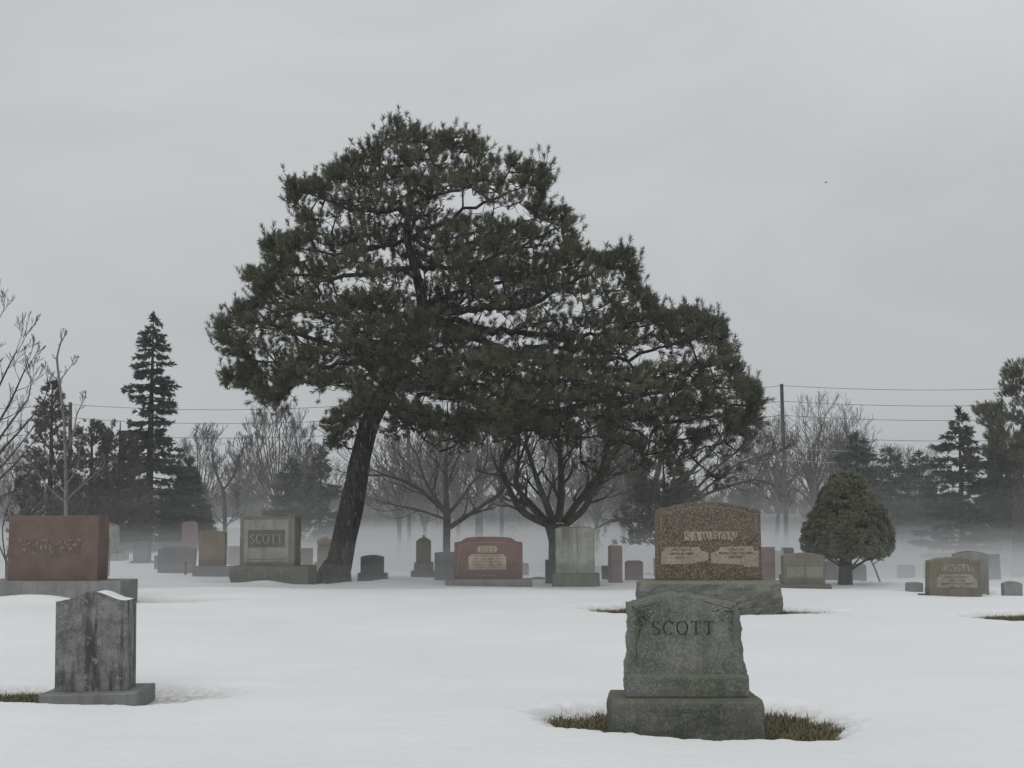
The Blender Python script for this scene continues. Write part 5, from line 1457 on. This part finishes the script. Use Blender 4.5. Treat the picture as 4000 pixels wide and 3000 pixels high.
# ------------------------------------------------------------------ houses, fence, poles, wires
def house(label, pxl, pxr, Y, eave_py, ridge_py, depth, gable='front', wall='siding', roof='shingle', windows=(), foot_py=2190, name='house'):
    xl = P(pxl, 2100, Y).x; xr = P(pxr, 2100, Y).x
    zg_ = min(g1(xl, Y), g1(xr, Y)) - 0.3
    ze = P(pxl, eave_py, Y).z; zr = P(pxl, ridge_py, Y).z
    xc = (xl + xr) / 2; w = xr - xl
    o = empty(name, (xc, Y, zg_), 0, label, 'house', 'houses beyond the cemetery fence')
    h = ze - zg_; hr = zr - zg_
    bm = bmesh.new()
    add_box(bm, -w / 2, w / 2, 0, depth, 0, h)
    if gable == 'front':
        for yy in (0.0, depth - .1):
            vs = [bm.verts.new(p) for p in ((-w / 2, yy, h + .001), (w / 2, yy, h + .001), (0, yy, hr - .05), (-w / 2, yy + .1, h + .001), (w / 2, yy + .1, h + .001), (0, yy + .1, hr - .05))]
            for f_ in ((0, 1, 2), (5, 4, 3), (0, 3, 4, 1), (1, 4, 5, 2), (2, 5, 3, 0)): bm.faces.new([vs[i] for i in f_])
    bm_obj('wall', bm, M[wall], o)
    bm = bmesh.new()
    e = 0.4
    if gable == 'front':
        s = (hr - h) / (w / 2)
        for sg in (-1, 1):
            vs = [bm.verts.new(p) for p in ((0, -e, hr + .05), (sg * (w / 2 + e), -e, h - s * e + .05), (sg * (w / 2 + e), depth + e, h - s * e + .05), (0, depth + e, hr + .05),
                                            (0, -e, hr + .22), (sg * (w / 2 + e), -e, h - s * e + .22), (sg * (w / 2 + e), depth + e, h - s * e + .22), (0, depth + e, hr + .22))]
            for f_ in ((0, 1, 2, 3), (7, 6, 5, 4), (0, 4, 5, 1), (1, 5, 6, 2), (2, 6, 7, 3), (3, 7, 4, 0)): bm.faces.new([vs[i] for i in f_])
    else:
        for (y0, y1) in ((-e, depth / 2), (depth + e, depth / 2)):
            vs = [bm.verts.new(p) for p in ((-w / 2 - e, y0, h - .1), (w / 2 + e, y0, h - .1), (w / 2 + e, y1, hr), (-w / 2 - e, y1, hr), (-w / 2 - e, y0, h + .08), (w / 2 + e, y0, h + .08), (w / 2 + e, y1, hr + .18), (-w / 2 - e, y1, hr + .18))]
            for f_ in ((0, 1, 2, 3), (7, 6, 5, 4), (0, 4, 5, 1), (1, 5, 6, 2), (2, 6, 7, 3), (3, 7, 4, 0)): bm.faces.new([vs[i] for i in f_])
        for xx in (-w / 2 + .01, w / 2 - .11):
            vs = [bm.verts.new(p) for p in ((xx, 0, h), (xx, depth, h), (xx, depth / 2, hr - .05), (xx + .1, 0, h), (xx + .1, depth, h), (xx + .1, depth / 2, hr - .05))]
            for f_ in ((0, 1, 2), (5, 4, 3), (0, 3, 4, 1), (1, 4, 5, 2), (2, 5, 3, 0)): bm.faces.new([vs[i] for i in f_])
    bm_obj('roof', bm, M[roof], o)
    for (l, r, tpy, bpy_) in windows:
        x0 = P(l, 2100, Y).x - xc; x1 = P(r, 2100, Y).x - xc; z1 = P(l, tpy, Y).z - zg_; z0_ = P(l, bpy_, Y).z - zg_
        bm = bmesh.new()
        add_box(bm, x0 - .12, x0, -.08, .02, z0_ - .12, z1 + .12); add_box(bm, x1, x1 + .12, -.08, .02, z0_ - .12, z1 + .12)
        add_box(bm, x0, x1, -.08, .02, z1, z1 + .12); add_box(bm, x0, x1, -.08, .02, z0_ - .12, z0_)
        add_box(bm, (x0 + x1) / 2 - .05, (x0 + x1) / 2 + .05, -.075, .02, z0_, z1)
        wf = bm_obj('window', bm, M['white'], o)
        bm = bmesh.new(); add_box(bm, x0, x1, -.04, .0, z0_, z1); bm_obj('pane', bm, M['glass'], wf)
    return o
house('white house with a wide grey roof and paired windows, left of the clipped cedar', 2950, 3150, 128, 2068, 2015, 9, 'side', windows=((3004, 3042, 2078, 2103), (3086, 3116, 2078, 2103)))
house('pale gabled house peeping above the dusky red stone, right of the pair-trunked tree', 1955, 2042, 124, 2105, 2058, 10, 'front', windows=((2004, 2022, 2092, 2106),))
house('low tan-roofed house wing running right from the pale gable', 2046, 2180, 126, 2140, 2090, 9, 'side', roof='roof_tan')
house('small pale gable left of the pair-trunked tree, above the dusky red stone', 1828, 1925, 133, 2108, 2062, 9, 'front')
house('snow-roofed low house between the small brown stone and the framed stone', 850, 965, 140, 2062, 2028, 9, 'side', roof='snow_cap')
house('long snow-patched roof under the loose split-tip spruce', 3640, 3880, 136, 2085, 2056, 9, 'side', roof='snow_cap', wall='shingle')
house('little garden shed with a pointed roof left of the pole foot', 3030, 3092, 120, 2140, 2120, 4, 'front', wall='roof_tan', name='garden_shed')
house('wider garden shed with a pointed roof right of the pole foot', 3084, 3140, 119, 2138, 2112, 4, 'front', wall='roof_tan', name='garden_shed')
house('dark-roofed bungalow behind the leaning pine trunk', 1330, 1560, 136, 2110, 2065, 9, 'side')
house('grey-roofed house behind the streaked pale stone', 2330, 2560, 138, 2112, 2060, 9, 'side', windows=((2372, 2392, 2120, 2140),))

# board fence in three runs
def fence(label, pxl, pxr, Y, top):
    xl = P(pxl, 2100, Y).x; xr = P(pxr, 2100, Y).x
    zt = P((pxl + pxr) / 2, top, Y).z
    zg_ = g1((xl + xr) / 2, Y) - .3
    o = empty('board_fence', ((xl + xr) / 2, Y, zg_), 0, label, 'fence', 'board fences at the foot of the gardens')
    w = xr - xl
    rr_ = random.Random(int(pxl))
    bm = bmesh.new()
    n = int(w / 0.16)
    for i in range(n):
        x = -w / 2 + i * w / n
        add_box(bm, x + .008, x + w / n - .008, rr_.uniform(-.006, .006), .03, .1, zt - zg_ - rr_.uniform(0, .03))
    bm_obj('board_panel', bm, M['fence'], o)
    bm = bmesh.new()
    for k in (.35, .8): add_box(bm, -w / 2, w / 2, .035, .09, (zt - zg_) * k, (zt - zg_) * k + .1)
    bm_obj('rail', bm, M['fence'], o)
    k = max(2, int(w / 2.6))
    pm = None
    for i in range(k + 1):
        if pm is None:
            bm = bmesh.new(); add_box(bm, -.06, .06, -.06, .06, 0, zt - zg_ + .05)
            po = bm_obj('post', bm, M['fence'], o); pm = po.data
        else:
            po = po.copy(); C.objects.link(po); po.parent = o
        po.location = (-w / 2 + w * i / k, .16, 0)
fence('long silvered board fence behind the leaning pine and dusky red stone', 1150, 2120, 112, 2149)
fence('silvered board fence behind the tall pink slab', 2124, 2960, 111.5, 2143)
fence('misty board fence right of the clipped cedar below the white dome', 3400, 4080, 112.5, 2117)

# white dome behind the fence
Yd_ = 115; a = P(3545, 2115, Yd_); zg_ = g1(a.x, Yd_)
o = empty('garden_dome', (a.x, Yd_, zg_), 0, 'white ribbed dome standing above the misty fence right of the clipped cedar', 'dome')
R = 22 / F * Yd_; z1 = P(3545, 2075, Yd_).z - zg_; z0_ = P(3545, 2116, Yd_).z - zg_
bm = bmesh.new()
lathe(bm, [(R * .95, 0), (R * .97, z0_), (R, z0_ + .25), (R * .93, z0_ + .48), (R * .72, z0_ + .70), (R * .4, z1 - .04), (R * .06, z1)], 22)
for w_ in bm.verts:
    an = math.atan2(w_.co.y, w_.co.x)
    k = 1 + .035 * math.cos(an * 9); w_.co.x *= k; w_.co.y *= k
bm_obj('cover', bm, M['dome'], o, True)
bm = bmesh.new(); lathe(bm, [(.05, z1 - .02), (.06, z1 + .04), (.02, z1 + .10)], 8); bm_obj('cap', bm, M['dome'], o, True)

# poles
PG = 'poles carrying the power lines'
YL = 100.0
POLES = [(-950, 1556), (275, 1572), (1594, 1560), (3055, 1500), (4480, 1480)]
heads = []
def pole(label, px, top, foot, r, lean=0.0, cross=False):
    a = P(px, top, YL)
    b_ = P(foot, 2150, YL)
    z = g1(b_.x, YL)
    o = empty('utility_pole', (b_.x, YL, z), 0, label, 'utility pole', PG)
    t = Tubes(); H = a.z - z
    t.add([(0, 0, -.4), ((a.x - b_.x) * .5, 0, H * .5), (a.x - b_.x, 0, H)], [r * 1.2, r * 1.05, r * .85], 12, wob=.02)
    link_mesh('shaft', t.mesh('shaft'), M['pole'], o, True)
    bm = bmesh.new()
    for k in (0.06, .7, 1.35):
        lathe(bm, [(.035, H - k - .08), (.06, H - k - .05), (.045, H - k), (.06, H - k + .03), (.02, H - k + .06)], 8, cx=a.x - b_.x, cy=-r - .05)
    bm_obj('insulator', bm, M['white'] if False else M['pole'], o, True)
    if cross:
        bm = bmesh.new(); add_box(bm, a.x - b_.x - .5, a.x - b_.x - .02, -.06, .06, H - .35, H - .22); bm_obj('bracket', bm, M['pole'], o)
pole('dark pole with a stub bracket rising beside the bare sapling', 275, 1572, 272, .15, cross=True)
pole('pole standing behind the leaning pine, right of its trunk', 1594, 1560, 1600, .13)
pole('tall plain pole right of the leaning pine, wires running off to the right', 3053, 1500, 3075, .15)

def wire(label, ypoles, first, mat='wire', r=.020):
    pts = []
    base = None
    for i in range(len(ypoles) - 1):
        p0 = P(POLES[first + i][0], ypoles[i], YL - .2); p1 = P(POLES[first + i + 1][0], ypoles[i + 1], YL - .2)
        for k in range(16):
            s = k / 16
            p = p0.lerp(p1, s); p.z -= 4 * 0.52 * s * (1 - s)
            pts.append(p)
    pts.append(p1)
    t = Tubes()
    o0 = pts[0].copy()
    t.add([p - o0 for p in pts], [r] * len(pts), 5)
    o = link_mesh('power_line', t.mesh('power_line'), M[mat])
    o.location = o0
    tag(o, label, 'power line', 'power lines strung between the poles')
wire('topmost power line, meeting the very top of the tall plain pole', [1566, 1580, 1566, 1506, 1484], 0)
wire('second power line from the top', [1620, 1632, 1622, 1567, 1548], 0)
wire('third power line from the top', [1678, 1688, 1680, 1622, 1608], 0)
wire('fourth power line from the top, right of the tall plain pole', [1740, 1700, 1690], 2)
wire('fifth power line, crossing the tip of the dark young spruce', [1790, 1748, 1740], 2, 'wire_pale')
wire('lowest pale power line, crossing in front of the dark young spruce', [1840, 1796, 1790], 2, 'wire_pale')

# bird
a = P(3226, 712, 62)
o = empty('bird', a, .3, 'tiny dark bird flying alone in the grey sky', 'bird')
bm = bmesh.new()
bmesh.ops.create_uvsphere(bm, u_segments=12, v_segments=8, radius=.05)
for w_ in bm.verts:
    w_.co.x *= 1.9
    if w_.co.x < 0: w_.co.y *= 1 + w_.co.x * 5; w_.co.z *= 1 + w_.co.x * 5
hd = bmesh.ops.create_uvsphere(bm, u_segments=8, v_segments=6, radius=.026)
for w_ in hd['verts']: w_.co += Vector((.095, 0, .02))
k = [bm.verts.new(p) for p in ((.115, .006, .02), (.115, -.006, .02), (.145, 0, .012), (.115, 0, .03))]
for f_ in ((0, 1, 2), (1, 3, 2), (3, 0, 2), (0, 3, 1)): bm.faces.new([k[i] for i in f_])
k = [bm.verts.new(p) for p in ((-.07, .012, .004), (-.07, -.012, .004), (-.14, -.03, .012), (-.14, .03, .012), (-.07, 0, -.006), (-.14, 0, .004))]
for f_ in ((0, 1, 2, 3), (4, 0, 3, 5), (1, 4, 5, 2), (0, 4, 1), (3, 2, 5)): bm.faces.new([k[i] for i in f_])
bm_obj('body', bm, M['bird'], o, True); o.scale = (.55, .55, .55)
for sg in (-1, 1):
    bm = bmesh.new()
    top_ = [(.05, .03, .02), (.03, .12, .055), (-.01, .21, .03), (-.035, .20, .028), (-.03, .11, .05), (-.05, .03, .018)]
    A_ = [bm.verts.new((x, y * sg, z)) for x, y, z in top_]; B_ = [bm.verts.new((x, y * sg, z - .006)) for x, y, z in top_]
    bm.faces.new(A_); bm.faces.new(list(reversed(B_)))
    for i in range(6): bm.faces.new((A_[i], B_[i], B_[(i + 1) % 6], A_[(i + 1) % 6]))
    bm_obj('wing', bm, M['bird'], o)

# ------------------------------------------------------------------ ground
WELLS.append((P(1300, 2260, 34).x, 34.0, 1.0, 0.9, 0.09, 0.6))
ang = np.concatenate([np.linspace(-180, -26, 40, endpoint=False), np.linspace(-26, 26, 760), np.linspace(26, 180, 41)[1:]])
ang = np.radians(ang[:-1])
rad = np.concatenate([[0.4, 1.2, 2.4, 4.0, 5.5], np.geomspace(6.5, 45, 560), np.geomspace(45.6, 390, 110)])
Rg, Ag = np.meshgrid(rad, ang, indexing='ij')
X = Rg * np.sin(Ag); Yy = Rg * np.cos(Ag)
G0 = gz(X, Yy)
off = snow_offset(X.ravel(), Yy.ravel()).reshape(X.shape)
Z = G0 + off
nr, na = X.shape
# fine unevenness of old snow
Z += 0.006 * np.sin(X * 3.1 + 0.6 * np.sin(Yy * 2.3)) * np.sin(Yy * 2.7 + X) * np.exp(-Rg / 40)
V = np.stack([X, Yy, Z], -1).reshape(-1, 3)
I = np.arange(nr * na).reshape(nr, na)
a_ = I[:-1, :]; b_ = I[1:, :]
Fq = np.stack([a_, b_, np.roll(b_, -1, 1), np.roll(a_, -1, 1)], -1).reshape(-1, 4)
V = np.vstack([V, [[0, 0, float(gz(0, 0))]]])
me = np_mesh('snow_ground', V, Fq)
cidx = len(V) - 1
bmx = None
thin = np.clip((-off - 0.015) / 0.10, 0, 1).reshape(-1)
at = me.attributes.new('thin', 'FLOAT', 'POINT')
at.data.foreach_set('value', np.append(thin, 0).astype(np.float32))
o = link_mesh('snow_ground', me, M['snow'], None, True)
tag(o, None, None, None, 'structure')
# turf under the snow
r2 = np.geomspace(4, 48, 260); a2 = np.radians(np.linspace(-26, 26, 240))
R2, A2 = np.meshgrid(r2, a2, indexing='ij')
X2 = R2 * np.sin(A2); Y2 = R2 * np.cos(A2)
Z2 = gz(X2, Y2) - TURF
I = np.arange(X2.size).reshape(X2.shape)
Fq = np.stack([I[:-1, :-1], I[1:, :-1], I[1:, 1:], I[:-1, 1:]], -1).reshape(-1, 4)
o = link_mesh('turf_ground', np_mesh('turf_ground', np.stack([X2, Y2, Z2], -1).reshape(-1, 3), Fq), M['turf'], None, True)
tag(o, None, None, None, 'structure')

# dead grass where the turf is bare
rg = np.random.default_rng(5)
gv = []; gf = []
for (cx, cy, ax, ay, dep, soft) in WELLS:
    if dep < 0.15: continue
    n = int(min(24000, 7500 * ax * ay * math.pi))
    th = rg.random(n) * 6.2832; r_ = np.sqrt(rg.random(n)) * 1.3
    x = cx + ax * r_ * np.cos(th); y = cy + ay * r_ * np.sin(th)
    so = snow_offset(x, y)
    k = (so < -TURF + 0.03 + 0.045 * (rg.random(n) < .35)) & (y > 3)
    k &= np.array([mnoise.noise(Vector((u * 3.0, w * 3.0, 1))) > -0.35 for u, w in zip(x, y)]) | (rg.random(n) < .3)
    x, y = x[k], y[k]
    m_ = len(x)
    if not m_: continue
    z = gz(x, y) - TURF - .005
    h = rg.uniform(.03, .085, m_) * np.where(rg.random(m_) < .05, 1.35, 0.85); an = rg.random(m_) * 6.2832; ln = rg.uniform(.3, 1.3, m_) * h
    w = rg.uniform(.003, .006, m_)
    dx, dy = np.cos(an), np.sin(an)
    p0 = np.stack([x, y, z], 1); sd = np.stack([-dy, dx, 0 * dx], 1) * w[:, None]
    mid = p0 + np.stack([dx * ln * .35, dy * ln * .35, h * .65], 1); tip = p0 + np.stack([dx * ln, dy * ln, h], 1)
    v = np.stack([p0 - sd, p0 + sd, mid + sd * .7, tip, mid - sd * .7], 1).reshape(-1, 3)
    f0 = np.arange(m_)[:, None] * 5
    gf.append(np.concatenate([f0 + np.array([[0, 1, 2, 4]]), f0 + np.array([[4, 2, 3, 3]])]) + sum(len(q_) for q_ in gv))
    gv.append(v)
gv = np.vstack(gv); gf = np.vstack(gf)
t3 = gf[gf[:, 2] == gf[:, 3]][:, :3]; q4 = gf[gf[:, 2] != gf[:, 3]]
tri = np.vstack([t3, q4[:, [0, 1, 2]], q4[:, [0, 2, 3]]])
o = link_mesh('dead_grass', np_mesh('dead_grass', gv, tri), M['grass'])
tag(o, 'matted brown dead grass showing in melted hollows round the headstones', 'grass', None, 'stuff')

# ------------------------------------------------------------------ air
def air(name, x0, x1, y0, y1, z0, z1, dens, col, an, label, wave=0.0):
    bm = bmesh.new()
    if wave:
        nx, ny = 60, 50
        T = [[bm.verts.new((x0 + (x1 - x0) * i / nx, y0 + (y1 - y0) * (j / ny) ** 1.5, z1 + wave * mnoise.noise(Vector((i * .45, j * .4, z1))))) for i in range(nx + 1)] for j in range(ny + 1)]
        for j in range(ny):
            for i in range(nx): bm.faces.new((T[j][i], T[j][i + 1], T[j + 1][i + 1], T[j + 1][i]))
        per = [T[0][i] for i in range(nx)] + [T[j][nx] for j in range(ny)] + [T[ny][i] for i in range(nx, 0, -1)] + [T[j][0] for j in range(ny, 0, -1)]
        low = [bm.verts.new((v_.co.x, v_.co.y, z0)) for v_ in per]
        for i in range(len(per)):
            k_ = (i + 1) % len(per)
            bm.faces.new((per[i], low[i], low[k_], per[k_]))
        bm.faces.new(low)
    else:
        add_box(bm, x0, x1, y0, y1, z0, z1)
    m, nt, b = newmat(name + ' air')
    nt.nodes.remove(b)
    vp = nt.nodes.new('ShaderNodeVolumePrincipled')
    vp.inputs['Color'].default_value = (*col, 1)
    vp.inputs['Density'].default_value = dens
    vp.inputs['Anisotropy'].default_value = an
    nt.links.new(vp.outputs[0], nt.nodes['Material Output'].inputs['Volume'])
    o = bm_obj(name, bm, m)
    tag(o, label, 'haze', None, 'stuff')
    return o
HAZE = 0.0007
air('haze', -430, 430, -430, 430, -9, 19, HAZE, (0.90, 0.91, 0.93), 0.0, 'thin grey winter haze filling the air over the cemetery')
for k_, (y0, zt, dens, wv) in enumerate(((46, -0.85, 0.022, .12), (31, 0.10, 0.028, .10), (29, 0.48, 0.020, .12), (28, 0.95, 0.0075, 0), (27, 1.3, 0.0030, 0), (30, 2.3, 0.0013, 0), (38, 3.6, 0.0008, .3), (45, 5.6, 0.0007, .5))):
    air('ground_mist', -300 - k_, 300 + k_, y0, 330 + k_, -8 - k_ * .1, zt, dens, (0.83, 0.83, 0.836), 0.0, 'low pale ground mist lying over the snow beyond the nearer headstones', wv)['group'] = 'layers of ground mist'

# ------------------------------------------------------------------ light
w = bpy.data.worlds.new('World'); sc.world = w; w.use_nodes = True
nt = w.node_tree; q = NB(nt)
bg = nt.nodes['Background']
sky = nt.nodes.new('ShaderNodeTexSky'); sky.sky_type = 'NISHITA'; sky.sun_disc = False
SUN_EL, SUN_AZ = math.radians(48), math.radians(205)
sky.sun_elevation = SUN_EL; sky.sun_rotation = SUN_AZ; sky.air_density = 1.5; sky.dust_density = 4.0
hs = nt.nodes.new('ShaderNodeHueSaturation'); hs.inputs['Saturation'].default_value = 0.08
nt.links.new(sky.outputs[0], hs.inputs['Color'])
tc = nt.nodes.new('ShaderNodeTexCoord')
sx = nt.nodes.new('ShaderNodeSeparateXYZ'); nt.links.new(tc.outputs['Generated'], sx.inputs[0])
mp = nt.nodes.new('ShaderNodeMapping'); mp.inputs['Scale'].default_value = (1.0, 1.0, 2.4); mp.inputs['Rotation'].default_value = (0.2, 0.3, 0.0)
nt.links.new(tc.outputs['Generated'], mp.inputs[0])
cl1 = q.ramp(q.noise(mp.outputs[0], 2.1, 6, 0.55, 0.6), 0.25, 0.75, 0.89, 1.09)
zen = q.ramp(sx.outputs[2], 0.36, 1.0, 1.0, 1.12)      # overcast: brighter overhead
hor = q.ramp(sx.outputs[2], -0.02, 0.36, 0.84, 1.06)
k = q.math('MULTIPLY', q.math('MULTIPLY', cl1, zen), hor)
cloudcol = nt.nodes.new('ShaderNodeMix'); cloudcol.data_type = 'RGBA'
nt.links.new(q.ramp(q.noise(mp.outputs[0], 1.7, 3, 0.5), 0.35, 0.65), cloudcol.inputs[0])
SKYV = 5.85
cloudcol.inputs[6].default_value = (0.970 * SKYV, 1.0 * SKYV, 1.012 * SKYV, 1)
cloudcol.inputs[7].default_value = (0.958 * SKYV, 0.993 * SKYV, 1.018 * SKYV, 1)
vm = nt.nodes.new('ShaderNodeVectorMath'); vm.operation = 'SCALE'
nt.links.new(cloudcol.outputs[2], vm.inputs[0]); nt.links.new(k, vm.inputs['Scale'])
mx = q.mix(0.12, vm.outputs[0], hs.outputs[0])
nt.links.new(mx, bg.inputs['Color'])
bg.inputs['Strength'].default_value = 0.1
sl = bpy.data.lights.new('sun', 'SUN'); sl.energy = 0.62; sl.angle = math.radians(60); sl.color = (1, 0.98, 0.95)
so_ = bpy.data.objects.new('sun', sl); C.objects.link(so_)
so_.rotation_euler = (math.pi / 2 - SUN_EL, 0, math.pi - SUN_AZ)

sc.view_settings.view_transform = 'Standard'
sc.view_settings.look = 'None'
sc.view_settings.exposure = 0
sc.view_settings.gamma = 1
cy_ = sc.cycles
cy_.max_bounces = 6; cy_.diffuse_bounces = 3; cy_.glossy_bounces = 2; cy_.volume_bounces = 2; cy_.transparent_max_bounces = 4
cy_.use_denoising = True
